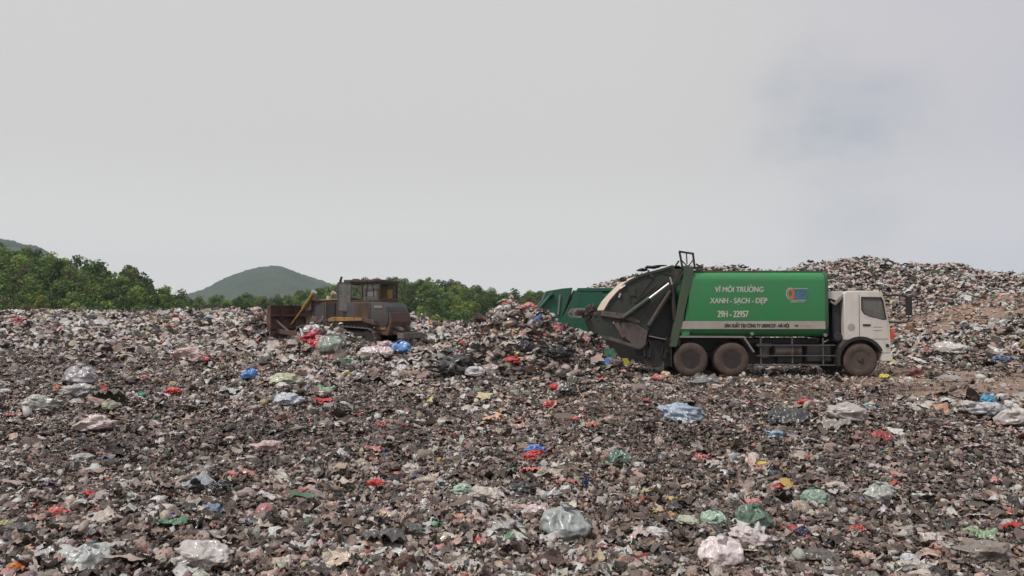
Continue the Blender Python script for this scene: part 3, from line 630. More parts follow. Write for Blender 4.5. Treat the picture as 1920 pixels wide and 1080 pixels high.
def make_cab(t, left=False):
    # body shell of the cab: side profile with wheel arch
    arch = []
    for i in range(13):
        a = math.radians(168 - i * 12.6); arch.append((4.73 + .70 * math.cos(a), .58 + .70 * math.sin(a)))
    prof = [(4.22, 1.21), (4.22, 2.66), (4.30, 2.745), (4.6, 2.765), (5.32, 2.755), (5.45, 2.70), (5.53, 2.45), (5.62, 1.90), (5.68, 1.60), (5.70, 1.15), (5.70, .80), (5.42, .79), (5.40, .84)]
    tail = [p for p in arch[::-1] if p[1] > .84 and p[1] < 1.30]
    prof = prof + [(5.37, .95), (5.28, 1.08), (5.14, 1.175), (5.0, 1.21)]
    # window openings are dark cabin volumes set in the sides, with glass outside
    def poly(pts, y0, y1, name, mat, par, bev=0):
        bm = B(); prism(bm, pts, y0, y1); return obj(name, bm, mat, par, bev)
    win = [(4.78, 2.545), (5.40, 2.535), (5.455, 2.42), (5.545, 1.86), (5.45, 1.845), (5.20, 1.91), (5.02, 1.95), (4.86, 2.02), (4.78, 2.15)]
    def inset(pts, k):
        cx = sum(p[0] for p in pts) / len(pts); cz = sum(p[1] for p in pts) / len(pts)
        return [(cx + (p[0] - cx) * k, cz + (p[1] - cz) * k) for p in pts]
    # hollow shell: side walls with the window opening, and the skin that runs round between them
    bm = B()
    for s in (-1, 1): ring_plate(bm, prof, win, *sorted((1.15 * s, 1.20 * s)))
    a = [bm.verts.new((x, -1.15, z)) for x, z in prof]; b = [bm.verts.new((x, 1.15, z)) for x, z in prof]; n = len(prof)
    for i in range(n): bm.faces.new((a[i], b[i], b[(i + 1) % n], a[(i + 1) % n]))
    bmesh.ops.remove_doubles(bm, verts=bm.verts[:], dist=1e-4)
    es = [e for e in bm.edges if len(e.link_faces) == 2 and abs(abs(e.verts[0].co.y) - 1.2) < .001 and abs(abs(e.verts[1].co.y) - 1.2) < .001 and e.calc_face_angle(0) > 1.2 and all(v.co.z > 2.6 or v.co.x > 5.45 or v.co.x < 4.3 for v in e.verts)]
    bmesh.ops.bevel(bm, geom=es, offset=.045, segments=3, profile=.6, affect='EDGES', clamp_overlap=True)
    c = obj('cab', bm, MAT['white'], t, 0, True)
    # windscreen: one dark glass plate on the front
    bm = B(); v = [bm.verts.new(p) for p in ((5.475, -1.02, 2.66), (5.475, 1.02, 2.66), (5.60, 1.08, 2.0), (5.60, -1.08, 2.0), (5.50, -1.02, 2.66), (5.50, 1.02, 2.66), (5.635, 1.08, 2.0), (5.635, -1.08, 2.0))]
    for f in ((0,1,2,3),(7,6,5,4),(0,4,5,1),(1,5,6,2),(2,6,7,3),(3,7,4,0)): bm.faces.new([v[i] for i in f])
    obj('windscreen', bm, MAT['sheenglass'], t)
    for s in (-1, 1):
        dp = [(4.71, 1.235), (4.71, 2.62), (5.40, 2.62), (5.475, 2.45), (5.575, 1.86), (5.60, 1.24)]
        door = obj('door', ring_plate(B(), dp, inset(win, 1.04), *sorted((1.2145 * s, 1.2 * s))), MAT['white'], t)
        bm = B(); prism(bm, [(4.695, 1.22), (4.695, 2.635), (4.709, 2.635), (4.709, 1.22)], 1.198 * s, 1.2045 * s); obj('door_gap', bm, MAT['dark'], door)
        bm = B(); ring_o = inset(win, 1.055); ring_i = inset(win, .965)
        a = [bm.verts.new((x, 1.218 * s, z)) for x, z in ring_o]; b = [bm.verts.new((x, 1.218 * s, z)) for x, z in ring_i]
        for i in range(len(a)):
            j = (i + 1) % len(a); bm.faces.new((a[i], a[j], b[j], b[i]))
        ex = bmesh.ops.extrude_face_region(bm, geom=bm.faces[:])
        for v_ in [e for e in ex['geom'] if isinstance(e, bmesh.types.BMVert)]: v_.co.y = 1.17 * s
        wf = obj('window', bm, MAT['rubber'], door)
        poly(inset(win, .99), 1.175 * s, 1.181 * s, 'window_pane', MAT['glass'], door)
        bm = B(); box(bm, 4.80, 5.05, *sorted((1.215 * s, 1.235 * s)), 1.64, 1.70); obj('door_handle', bm, MAT['rubber'], door, .01)
        for zz, x0, x1 in ((1.60, 5.13, 5.42), (1.49, 5.13, 5.42)):
            bm = B(); box(bm, x0, x1, *sorted((1.2145 * s, 1.2185 * s)), zz, zz + .012); obj('crease', bm, MAT['tank'], door)
        bm = B()
        for x, z, r_ in ((4.44, 1.60, .12),):
            lathe(bm, [(r_, 1.200 * s), (r_, 1.206 * s)], (x, 0, z), 24)
        obj('round_emblem', bm, MAT['stripe'], t)
        if s < 0:
            text_mesh('lettering', '- - - -', .04, 4.86, 1.905, -1.2165, MAT['blue'], door, .01, 0, .36)
        bm = B(); lathe(bm, [(.055, 1.199 * s), (.05, 1.225 * s), (.02, 1.23 * s)], (5.58, 0, 1.02), 14); obj('side_reflector', bm, MAT['rubber'], t)
        bm = B(); box(bm, 5.705, 5.80, *sorted((1.02 * s, 1.215 * s)), 1.20, 1.56); obj('indicator_lamp', bm, MAT['orange'], t, .02, True)
        # mirror and its arms
        bm = B(); rod(bm, (5.48, 1.18 * s, 2.62), (6.10, 1.33 * s, 2.60), .030); rod(bm, (6.10, 1.33 * s, 2.61), (6.20, 1.36 * s, 2.52), .030); rod(bm, (5.68, 1.19 * s, 1.76), (6.14, 1.33 * s, 1.755), .026); rod(bm, (6.14, 1.33 * s, 1.75), (6.21, 1.36 * s, 1.88), .026); rod(bm, (6.20, 1.36 * s, 1.80), (6.20, 1.36 * s, 2.55), .014)
        ma = obj('mirror_arm', bm, MAT['rubber'], t)
        bm = B(); box(bm, 6.13, 6.27, *sorted((1.27 * s, 1.46 * s)), 1.98, 2.58); obj('mirror', bm, MAT['rubber'], ma, .03)
        # front wing and steps
        bm = B(); pts = [(4.73 + R_ * math.cos(math.radians(a)), .55 + R_ * math.sin(math.radians(a))) for R_, rng_ in ((.76, range(195, 15, -10)), (.66, range(25, 200, 10))) for a in rng_]
        pts = [(x, z) for x, z in pts]; prism(bm, pts, *sorted((.80 * s, 1.235 * s))); obj('front_wing', bm, MAT['rubber'], t)
        bm = B(); prism(bm, [(3.98, .50), (4.10, 1.0), (4.20, 1.20), (4.42, 1.20), (4.15, 1.0), (4.02, .50)], *sorted((.75 * s, 1.22 * s))); obj('mudguard', bm, MAT['tank'], t, .01)
    # interior
    bm = B(); box(bm, 4.40, 5.48, -1.10, 1.10, 1.32, 1.42)
    for s in (-1, 1): box(bm, 4.45, 4.95, s * .62 - .25, s * .62 + .25, 1.42, 1.70); box(bm, 4.42, 4.55, s * .62 - .22, s * .62 + .22, 1.70, 2.18)
    box(bm, 5.25, 5.52, -1.08, 1.08, 1.42, 1.88); obj('seats', bm, MAT['rubber'], t, .02)
    bm = B(); bmesh.ops.create_circle(bm, segments=24, radius=.22, matrix=Matrix.Translation((5.17, .62, 1.98)) @ Matrix.Rotation(math.radians(65), 4, 'Y'))
    ob = obj('steering_wheel', bm, MAT['rubber'], t)
    mdf = ob.modifiers.new('s', 'SKIN')
    for v_ in ob.data.skin_vertices[0].data: v_.radius = (.018, .018)
    # bumper, grille
    bm = B(); box(bm, 5.40, 5.76, -1.19, 1.19, .52, .785); obj('bumper', bm, MAT['white'], t, .03)
    bm = B()
    for k in range(4): box(bm, 5.705, 5.72, -.8, .8, 1.18 + k * .12, 1.25 + k * .12)
    obj('grille', bm, MAT['rubber'], t)
    for s in (-1, 1):
        bm = B(); box(bm, 5.762, 5.78, s * .9 - .18, s * .9 + .18, .58, .74); obj('headlight', bm, MAT['steel'], t, .01)
    # roof air deflector and engine intake behind the cab
    bm = B(); prism(bm, [(3.70, 2.52), (3.70, 2.74), (4.215, 2.75), (4.215, 2.62), (4.02, 2.44), (3.86, 2.50)], -1.12, 1.12); obj('cab_rear_fairing', bm, MAT['white'], t, .02)
    bm = B(); prism(bm, [(3.80, 2.47), (3.95, 2.38), (4.10, 2.56), (4.20, 2.60), (4.20, 2.54), (4.10, 2.42), (3.96, 2.30), (3.80, 2.40)], -1.16, -1.05); obj('fairing_edge', bm, MAT['edge'], t)
    bm = B(); box(bm, 3.92, 4.16, -1.02, -.70, 1.15, 2.36); box(bm, 3.76, 3.86, -.9, -.2, 1.3, 2.2); rod(bm, (4.06, -1.1, 1.30), (4.06, -.7, 1.30), .14); obj('air_intake', bm, MAT['navy'], t, .02)
    bm = B(); box(bm, 3.75, 4.16, -.66, 1.0, 1.23, 2.30); obj('engine_cover', bm, MAT['dark'], t, .02)

def make_side_gear(t):
    for s in (-1, 1):
        bm = B(); y = 1.19 * s
        for z in (1.03, .70, .40): box(bm, 1.42, 3.93, *sorted((y, y - .035 * s)), z - .017, z + .017)
        for x in (1.58, 2.58, 3.56):
            box(bm, x - .022, x + .022, *sorted((y - .036 * s, y - .07 * s)), .37, 1.26)
        obj('side_guard', bm, MAT['galv'], t)
        # wing over the rear wheels: flat top with a sloped front end
        bm = B(); prism(bm, [(-1.22, 1.27), (-1.22, 1.33), (1.03, 1.32), (1.36, .82), (1.31, .80), (1.00, 1.26)], *sorted((.62 * s, 1.25 * s))); obj('rear_wing', bm, MAT['edge'], t, .006)
        bm = B(); box(bm, -1.30, -1.27, *sorted((.62 * s, 1.22 * s)), .35, 1.2); obj('mudflap', bm, MAT['rubber'], t)
    bm = B(); rod(bm, (1.78, -.78, .62), (1.78, -.78, 1.06), .17, seg=20); rod(bm, (2.10, -.80, .82), (2.95, -.80, .82), .19, seg=20); box(bm, 1.55, 2.0, -.9, -.55, .95, 1.08); obj('air_tank', bm, MAT['tank'], t, .01, True)
    obj('fuel_tank', box(B(), 2.95, 3.85, .55, 1.10, .45, 1.05), MAT['dark'], t, .03); obj('battery_box', box(B(), 3.10, 3.85, -1.05, -.6, .50, 1.0), MAT['dark'], t, .03)
    bm = B(); box(bm, 1.3, 3.9, -.62, .5, .40, .80); box(bm, 2.2, 3.0, -.85, -.62, .45, .66); obj('gearbox', bm, MAT['dark'], t, .03)

def container(t, x0, x1, z0, z1, mat):
    o = side_outline(1.25, z0, z1, .30, .42)
    bm = B(); prismx(bm, o, x0, x1)
    b = obj('container', bm, mat, t, smooth=True)
    return b

# ---- the tipping truck in front
T1X, T1Y = (1334 - 960) / 59, 25.4 + 1.25
t1 = thing('garbage_truck', 'green rear-loading garbage truck with white cab and raised tailgate, in front', 'garbage truck', (T1X, T1Y, 0.0), 0, 'green garbage trucks')
make_chassis(t1); make_cab(t1); make_side_gear(t1)
bd = container(t1, -.72, 3.66, 1.29, 3.36, MAT['green'])
# front end band leaning slightly outwards, top rail with lumps of litter
bm = B(); o_ = side_outline(1.262, 1.28, 3.372, .30, .42); prismx(bm, o_, 3.60, 3.70); obj('front_band', bm, MAT['frame'], bd, smooth=True)
bm = B(); box(bm, -.70, 3.60, -1.02, -.94, 3.362, 3.41); box(bm, -.70, 3.60, .94, 1.02, 3.362, 3.41)
for k in range(9): box(bm, -.5 + k * .5, -.44 + k * .5, -.94, .94, 3.362, 3.40)
obj('roof_rail', bm, MAT['frame'], bd)
# white stripe sheet following the side
for s in (-1, 1):
    bm = B(); box(bm, -1.02 if s < 0 else -.7, 3.605, *sorted((1.2515 * s, 1.256 * s)), 1.545, 1.795); obj('stripe', bm, MAT['stripe'], bd)
# sloping rear frame of the container
fr_p = [(-1.28, .95), (-1.12, .95), (-.93, 1.30), (-.93, 1.30), (-.62, 3.38), (-.80, 3.56), (-.86, 3.50), (-.84, 3.0)]
fr_p = [(-1.33, .98), (-1.13, .98), (-.94, 1.74), (-.57, 3.36), (-.60, 3.52), (-.86, 3.56), (-.88, 3.2), (-1.14, 1.95)]
for s in (-1, 1):
    bm = B(); prism(bm, fr_p, *sorted((1.275 * s, 1.02 * s))); obj('rear_frame', bm, MAT['frame'], bd, .012)
bm = B(); prism(bm, [(-.94, 1.74), (-.57, 3.33), (-.74, 3.33), (-1.08, 1.74)], -1.24, 1.24) ; bm2 = bm
# side skin that fills between frame and container
bm.free(); 
for s in (-1, 1): obj('side_skin', prism(B(), [(-1.0, 1.5), (-.60, 3.2), (-.70, 3.2), (-.70, 1.35), (-.95, 1.33)], *sorted((1.22 * s, 1.17 * s))), MAT['green'], bd)
for b_ in ((-.90, -.60, -1.02, 1.02, 3.30, 3.52), (-1.28, -.95, -1.02, 1.02, 1.0, 1.25)): obj('cross_beam', box(B(), *b_), MAT['frame'], bd, .01)
# ladder frame on top
bm = B(); zt = 3.56
for y in (-1.15, -1.15):
    pass
for (x, z) in ((-.98, 4.02), (-.55, 3.96)):
    bar(bm, (x, -1.1, z), (x + (.10 if x < -.8 else .06), -1.1, 3.45), .05, .06)
bar(bm, (-1.00, -1.1, 4.02), (-.53, -1.1, 3.95), .05, .06); bar(bm, (-.76, -1.1, 4.0), (-.74, -1.1, 3.62), .03, .035)
bar(bm, (-.92, -1.1, 3.74), (-.70, -1.1, 3.52), .03, .035); bar(bm, (-.55, -1.1, 3.74), (-.72, -1.1, 3.52), .03, .035)
bar(bm, (-1.15, -1.1, 3.50), (-.30, -1.1, 3.50), .12, .07); bar(bm, (-1.0, -1.1, 3.72), (-1.15, -1.1, 3.5), .05, .05); bar(bm, (-.45, -1.1, 3.62), (-.28, -1.1, 3.50), .05, .05)
obj('ladder_frame', bm, MAT['dark'], bd)
# small litter on the roof and pins
for px_, py_ in ((1409, 625.5), (1546, 628)):
    obj('side_marker', lathe(B(), [(.055, -1.27), (.05, -1.20)], ((px_ - 1334) / 59, 0, 2 + (590 - py_) / 59), 12), MAT['edge'], bd)
# lettering
def q(px, py): return (px - 1334) / 59, 2 + (590 - py) / 59
x, z = q(1341, 547.5); obj('accent', prism(B(), [(x + 1.105, z + .225), (x + 1.135, z + .235), (x + 1.175, z + .195), (x + 1.155, z + .185)], -1.2575, -1.2505), MAT['letter'], bd); obj('accent', prism(B(), [(x + 1.22, z + .13), (x + 1.245, z + .15), (x + 1.262, z + .19), (x + 1.24, z + .19), (x + 1.225, z + .165)], -1.2575, -1.2505), MAT['letter'], bd); text_mesh('lettering', 'VÌ MÔI TRƯONG', .165, x, z, -1.2505, MAT['letter'], bd, .022, .12, 90 / 59)
x, z = q(1331, 568.5); obj('accent', box(B(), x + 1.425, x + 1.495, -1.2575, -1.2505, z + .074, z + .096), MAT['letter'], bd); text_mesh('lettering', 'XANH - SẠCH - DẸP', .165, x, z, -1.2505, MAT['letter'], bd, .022, .12, 107 / 59)
x, z = q(1345, 594.5); text_mesh('lettering', '29H - 22957', .20, x, z, -1.2505, MAT['letter'], bd, .022, .05, 57.5 / 59)
x, z = q(1358, 613.8); text_mesh('lettering', 'SẢN XUẤT TẠI CÔNG TY URENCO7 - HÀ NỘI', .11, x, z, -1.2565, MAT['black_letter'], bd, .03, 0, 120 / 59)
x, z = q(1489, 612.5); text_mesh('small_lettering', '88', .07, x, z, -1.2565, MAT['tank'], bd, .01, 0, .11)
x, z = q(1501, 612.0); text_mesh('small_lettering', '····', .05, x, z, -1.2565, MAT['stripe'], bd, .01, 0, .13)
x, z = q(1512, 612.5); text_mesh('small_lettering', '▪/', .06, x, z, -1.2565, MAT['red'], bd, .01, 0, .1)
# emblem: coral loop, blue uprights, pale letters beneath
def ring2d(bm, cx, cz, ro, ri, y0, y1, a0=0, a1=360, sx=1, seg=24):
    n = int(seg * (a1 - a0) / 360) + 1; P0 = []
    for k in range(n + 1):
        a = math.radians(a0 + (a1 - a0) * k / n); P0.append(((cx + ro * math.cos(a) * sx, cz + ro * math.sin(a)), (cx + ri * math.cos(a) * sx, cz + ri * math.sin(a))))
    for (A, Bq), (D, E) in zip(P0, P0[1:]): prism(bm, [A, D, E, Bq], y0, y1)
lg = bpy.data.objects.new('emblem', None); C.objects.link(lg); lg.parent = bd
ex, ez = q(1482, 551)
bm = B(); ring2d(bm, ex, ez, .17, .085, -1.262, -1.2505, 0, 360, .72); box(bm, ex - .06, ex + .12, -1.2645, -1.2525, ez - .17, ez - .10); obj('coral_loop', bm, MAT['red'], lg)
bm = B()
for k in range(3):
    xx = ex + .18 + k * .13
    ring2d(bm, xx, ez + .08, .075, .035, -1.262, -1.2505, 0, 180, .85); box(bm, xx - .066, xx - .03, -1.261, -1.2505, ez - .02, ez + .08); box(bm, xx + .03, xx + .066, -1.261, -1.2505, ez - .06, ez + .08)
prism(bm, [(ex + .08, ez - .12), (ex + .26, ez - .02), (ex + .34, ez - .12), (ex + .58, ez - .02), (ex + .46, ez - .15), (ex + .30, ez - .18)], -1.260, -1.2505)
obj('blue_letters', bm, MAT['blue'], lg)
bm = B(); ring2d(bm, ex, ez, .195, .172, -1.258, -1.2505, 60, 300, .74); box(bm, ex + .1, ex + .56, -1.2585, -1.2505, ez + .162, ez + .178); box(bm, ex + .05, ex + .5, -1.2585, -1.2505, ez - .205, ez - .19); obj('pale_outline', bm, MAT['letter'], lg)
x, z = q(1481, 567.5); text_mesh('lettering', 'URENCO7', .07, x, z, -1.2505, MAT['letter'], lg, .01, .1, 27 / 59)

# ---- raised tailgate
tg = bpy.data.objects.new('tailgate', None); C.objects.link(tg); tg.parent = t1
curve = [(1258.5, 498.5), (1245, 503), (1223, 509), (1197.8, 516.3), (1178.5, 526.7), (1169.6, 535.6), (1156, 548.9), (1143, 563.7), (1132.6, 581.5)]
shell = curve + [(1124, 583), (1113, 592), (1108, 602), (1115, 616), (1119, 630), (1143, 633.5), (1190, 648), (1203, 653), (1211, 645), (1214, 622), (1236, 590), (1256, 556), (1272, 522), (1281, 504), (1275, 497)]
S_ = [q(*p) for p in shell]
for s in (-1, 1): obj('side_plate', prism(B(), S_, *sorted((1.16 * s, 1.09 * s))), MAT['dgreen'], tg, .008)
obj('dark_void_fill', prism(B(), [q(1274, 512), q(1264, 640), q(1214, 640), q(1214, 618), q(1254, 556)], -.95, .95), MAT['rubber'], tg)  # dark fill added in place of the shaded void before the container
bm = B()  # curved back sheet between the side plates, in cream
cs = [q(*p) for p in curve[3:]]
for (x0, z0), (x1, z1) in zip(cs, cs[1:]):
    n = Vector((z1 - z0, 0, -(x1 - x0))).normalized() * .03
    prism(bm, [(x0, z0), (x1, z1), (x1 + n.x * -1, z1 - n.z), (x0 - n.x, z0 - n.z)], -1.158, 1.158)
obj('curved_back_panel', bm, MAT['cream'], tg)
bm = B(); cs = [q(*p) for p in curve[:4]]
for (x0, z0), (x1, z1) in zip(cs, cs[1:]): prism(bm, [(x0, z0), (x1, z1), (x1, z1 - .05), (x0, z0 - .05)], -1.155, 1.155)
obj('top_sheet', bm, MAT['galv'], tg)
for s in (-1, 1):      # edge flange outside the side plate, following the curve
    bm = B()
    cs = [q(*p) for p in curve]
    for (x0, z0), (x1, z1) in zip(cs, cs[1:]):
        prism(bm, [(x0, z0 + .015), (x1, z1 + .015), (x1 + .015, z1 - .06), (x0 + .015, z0 - .06)], *sorted((1.215 * s, 1.161 * s)))
    obj('edge_flange', bm, MAT['dgreen'], tg)
# hopper mouth: dark inner sheets and heavy lip
bm = B(); prism(bm, [q(1124, 584), q(1108, 602), q(1119, 630), q(1143, 633), q(1200, 652), q(1212, 640), q(1190, 636), q(1145, 622), q(1135, 600)], -1.085, 1.085); obj('hopper', bm, MAT['hopper'], tg, .01)
bm = B()
prism(bm, [q(1128, 583), q(1170, 588), q(1200, 602), q(1198, 606), q(1165, 598), q(1126, 592)], -1.24, -1.161)
prism(bm, [q(1166, 606), q(1190, 604), q(1214, 622), q(1210, 646), q(1202, 654), q(1188, 650), q(1180, 640), q(1163, 628)], -1.21, -1.162)
prism(bm, [q(1120, 628), q(1143, 631), q(1200, 650), q(1198, 655), q(1141, 637), q(1118, 633)], -1.235, -1.161)
prism(bm, [q(1150, 606), q(1160, 605), q(1172, 632), q(1166, 634)], -1.23, -1.161)
obj('hopper_reinforcement', bm, MAT['mauve'], tg, .008)
bm = B()
for a_, b_ in (((1178, 530), (1182, 566)), ((1190, 568), (1230, 535)), ((1196, 574), (1248, 526)), ((1182, 542), (1196, 556)), ((1196, 560), (1225, 520)), ((1235, 508), (1262, 516))):
    (x0, z0), (x1, z1) = q(*a_), q(*b_); bar(bm, (x0, -1.175, z0), (x1, -1.175, z1), .03, .035)
x, z = q(1186, 546); box(bm, x - .1, x + .1, -1.2, -1.161, z - .14, z + .14)
x, z = q(1222, 517); lathe(bm, [(.06, -1.22), (.06, -1.161)], (x, 0, z), 12)
obj('side_rib', bm, MAT['dgreen'], tg)
bm = B()  # thin bright rods on the side
for a_, b_, r_ in (((1163, 542), (1173, 535), .03), ((1164, 550), (1161, 558), .035), ((1149, 604), (1155, 611), .025)):
    (x0, z0), (x1, z1) = q(*a_), q(*b_); rod(bm, (x0, -1.20, z0), (x1, -1.20, z1), r_)
obj('small_rod', bm, MAT['steel'], tg)
def cylinder(a_, m_, b_, r0, r1, yy, par, m0='dgreen', m1='steel'):
    (x0, z0), (xm, zm), (x1, z1) = q(*a_), q(*m_), q(*b_)
    bm = B(); rod(bm, (x0, yy, z0), (xm, yy, zm), r0, seg=16); o = obj('hydraulic_cylinder', bm, MAT[m0], par, smooth=True)
    bm = B(); rod(bm, (xm, yy, zm), (x1, yy, z1), r1, seg=12); obj('piston_rod', bm, MAT[m1], o, smooth=True)
cylinder((1166, 597), (1217, 560), (1254, 532), .085, .045, -1.27, tg)
cylinder((1216, 611), (1240, 572), (1257, 545), .075, .06, -1.24, tg, 'hopper', 'hopper')
cylinder((1266, 600), (1261, 533), (1257, 519), .075, .03, -1.16, t1, 'dark', 'steel')
bm = B()
(x0, z0), (x1, z1) = q(1267, 528), q(1258, 560); bar(bm, (x0, -1.1, z0), (x1, -1.1, z1), .08, .14)
(x0, z0), (x1, z1) = q(1281, 506), q(1267, 528); bar(bm, (x0, -1.1, z0), (x1, -1.1, z1), .1, .16); obj('lift_arm', bm, MAT['dgreen'], t1)
# lifting hooks and rollers at the back lip
bm = B()
for s in (-1, 1):
    x, z = q(1113, 586); lathe(bm, [(.13, 1.0 * s), (.15, 1.05 * s), (.13, 1.12 * s)], (x, 0, z), 18)
x, z = q(1110, 584); rod(bm, (x, -1.0, z), (x, 1.0, z), .11); x, z = q(1104, 592); rod(bm, (x, -1.0, z), (x, 1.0, z), .09)
for (a_, b_) in (((1118, 576), (1100, 590)), ((1122, 588), (1098, 598)), ((1100, 580), (1110, 600))):
    (x0, z0), (x1, z1) = q(*a_), q(*b_); bar(bm, (x0, -1.08, z0), (x1, -1.08, z1), .1, .09)
lf = obj('bin_lifter', bm, MAT['hub'], tg)
for k_, (px_, py_, w_, h_) in enumerate(((1110, 578, .26, .20), (1118, 592, .24, .22), (1103, 590, .18, .16), (1122, 604, .2, .2))):
    V, F = crumple(3, 500 + k_, (w_ * .6, .10, h_ * .6), .35); x, z = q(px_, py_); raw_mesh('lifter_motor', V + np.array([x, -1.05, z]), F, None, False, MAT['hub'], lf)
bm = B()
for (a_, b_) in (((1100, 579), (1083, 579)), ((1083, 579), (1074, 588)), ((1074, 587), (1079, 594)), ((1079, 594), (1092, 594))):
    (x0, z0), (x1, z1) = q(*a_), q(*b_); bar(bm, (x0, -1.02, z0), (x1, -1.02, z1), .12, .055)
obj('lifter_arm', bm, MAT['edge'], lf)
bm = B()
for (a_, b_) in (((1100, 579), (1083, 579)), ((1083, 579), (1074, 588)), ((1074, 587), (1079, 594)), ((1079, 594), (1092, 594))):
    (x0, z0), (x1, z1) = q(*a_), q(*b_); bar(bm, (x0, 1.02, z0), (x1, 1.02, z1), .12, .055)
obj('lifter_arm', bm, MAT['edge'], lf)
bm = B(); x, z = q(1082, 590); prism(bm, [q(1082, 583), q(1098, 582), q(1100, 592), q(1086, 593)], -.9, .9); obj('lifter_plate', bm, MAT['rust'], lf)
# dirty scraps clinging to the tailgate top
for (px_, py_, w_, h_) in ((1225, 500, .45, .08), (1208, 505, .3, .10), (1170, 523, .2, .14), (1243, 497, .4, .04)):
    V, F = crumple(2, int(px_), (w_ / 2, .25, h_ / 2), .4); x, z = q(px_, py_); o = raw_mesh('caught_scrap', V + np.array([x, -.9, z]), F, None, False, MAT['dark'], tg)
# rear of the container is open and dark: ejector plate inside
bm = B(); box(bm, -.66, -.60, -1.15, 1.15, 1.35, 3.25); obj('ejector_plate', bm, MAT['dark'], bd)
# rear underframe, hoses and hanging dirty sheets
bm = B(); box(bm, -2.0, -1.2, -.9, .9, .75, 1.0); box(bm, -2.05, -1.95, -1.1, 1.1, .62, .95); box(bm, -1.95, -1.3, -1.05, -.75, .35, 1.2); obj('rear_bumper', bm, MAT['dark'], t1, .01)
bm = B(); bar(bm, (q(1217, 630)[0], -1.1, q(1217, 630)[1]), (q(1247, 636)[0], -1.1, q(1247, 636)[1]), .3, .03); obj('rear_step', bm, MAT['edge'], t1)
for (pts, r_) in (([(1252, 632), (1243, 650), (1240, 668), (1246, 672), (1250, 655), (1256, 662)], .03), ([(1216, 634), (1222, 650), (1218, 670)], .035), ([(1206, 650), (1210, 668)], .05)):
    bm = B()
    for a_, b_ in zip(pts, pts[1:]): (x0, z0), (x1, z1) = q(*a_), q(*b_); rod(bm, (x0, -1.12, z0), (x1, -1.12, z1), r_, seg=8)
    obj('hydraulic_hose', bm, MAT['rubber'], t1, smooth=True)
V, F = sheet(14, 5, 1, .16); V = V[:, [0, 2, 1]] * np.array([.30, .4, .40]); x, z = q(1227, 667); o = raw_mesh('hanging_tarp', V + np.array([x, -1.05, z]), F, None, True, MAT['hopper'], t1)

# ---- the second truck, half hidden behind
def q2(px, py): return (px - 960) / 47.6 - 3.28, 2 + (590 - py) / 47.6
t2 = thing('garbage_truck', 'darker green garbage truck half hidden behind the first truck and the rubbish pile', 'garbage truck', (3.28, 31.5 + 1.25, 0), 0, 'green garbage trucks')
make_chassis(t2); make_cab(t2)
for s in (-1, 1): obj('added_shade_panel', box(B(), -1.3, 3.4, *sorted((1.27 * s, 1.24 * s)), .10, 1.235), MAT['rubber'], t2)  # black panel added over the wheels, standing in for the shadow underneath
b2 = container(t2, -.60, 3.5, 1.25, 3.02, MAT['green2'])
for s in (-1, 1): obj('rear_frame', prism(B(), [q2(1083, 541), q2(1092, 541), q2(1074, 640), q2(1040, 655), q2(1052, 600)], *sorted((1.27 * s, 1.05 * s))), MAT['green2'], b2, .012)
bm = B(); box(bm, q2(1083, 0)[0], q2(1122, 0)[0] + 2, -1.285, -1.16, q2(0, 546)[1], q2(0, 540)[1]); obj('roof_rail', bm, MAT['green2'], b2, .01)
bm = B(); prism(bm, [q2(1086, 546), q2(1130, 546), q2(1130, 640), q2(1066, 640)], -1.262, -1.2); obj('side_skin', bm, MAT['green2'], b2)
g2 = bpy.data.objects.new('tailgate', None); C.objects.link(g2); g2.parent = t2
for s in (-1, 1):
    bm = B(); prism(bm, [q2(1074, 539), q2(1053, 541), q2(1024, 546), q2(1019, 560), q2(1003, 579), q2(1003, 600), q2(1016, 640), q2(1046, 640), q2(1050, 606)], *sorted((1.20 * s, 1.12 * s)))
    obj('side_plate', bm, MAT['green2'], g2, .01)
bm = B(); prism(bm, [q2(1024, 546), q2(1019, 560), q2(1003, 579), q2(1006, 579), q2(1022, 561), q2(1027, 548)], -1.115, 1.115); prism(bm, [q2(1003, 580), q2(1006, 580), q2(1019, 638), q2(1016, 640)], -1.115, 1.115); obj('back_panel', bm, MAT['dgreen'], g2)
bm = B(); (x0, z0), (x1, z1) = q2(1006, 584), q2(1030, 556); rod(bm, (x0, -1.27, z0), (x1, -1.27, z1), .07); (x2, z2) = q2(1037, 551); o = obj('hydraulic_cylinder', bm, MAT['green2'], g2, smooth=True)
bm = B(); rod(bm, (x1, -1.27, z1), (x2, -1.27, z2), .10); obj('cylinder_head', bm, MAT['dark'], o)
bm = B(); (x0, z0), (x1, z1) = q2(1050, 552), q2(1046, 590); bar(bm, (x0, -1.23, z0), (x1, -1.23, z1), .05, .06); (x0, z0), (x1, z1) = q2(1042, 586), q2(1062, 560)
obj('rib', bm, MAT['edge'], g2)
bm = B(); (x0, z0), (x1, z1) = q2(1026, 597), q2(1038, 587); bar(bm, (x0, -1.24, z0), (x1, -1.24, z1), .05, .06); obj('handrail', bm, MAT['steel'], g2)
bm = B(); prism(bm, [q2(1054, 544), q2(1074, 541), q2(1066, 570), q2(1048, 606), q2(1044, 600), q2(1054, 570)], -1.10, 1.10); obj('tailgate_gap', bm, MAT['dark'], g2)

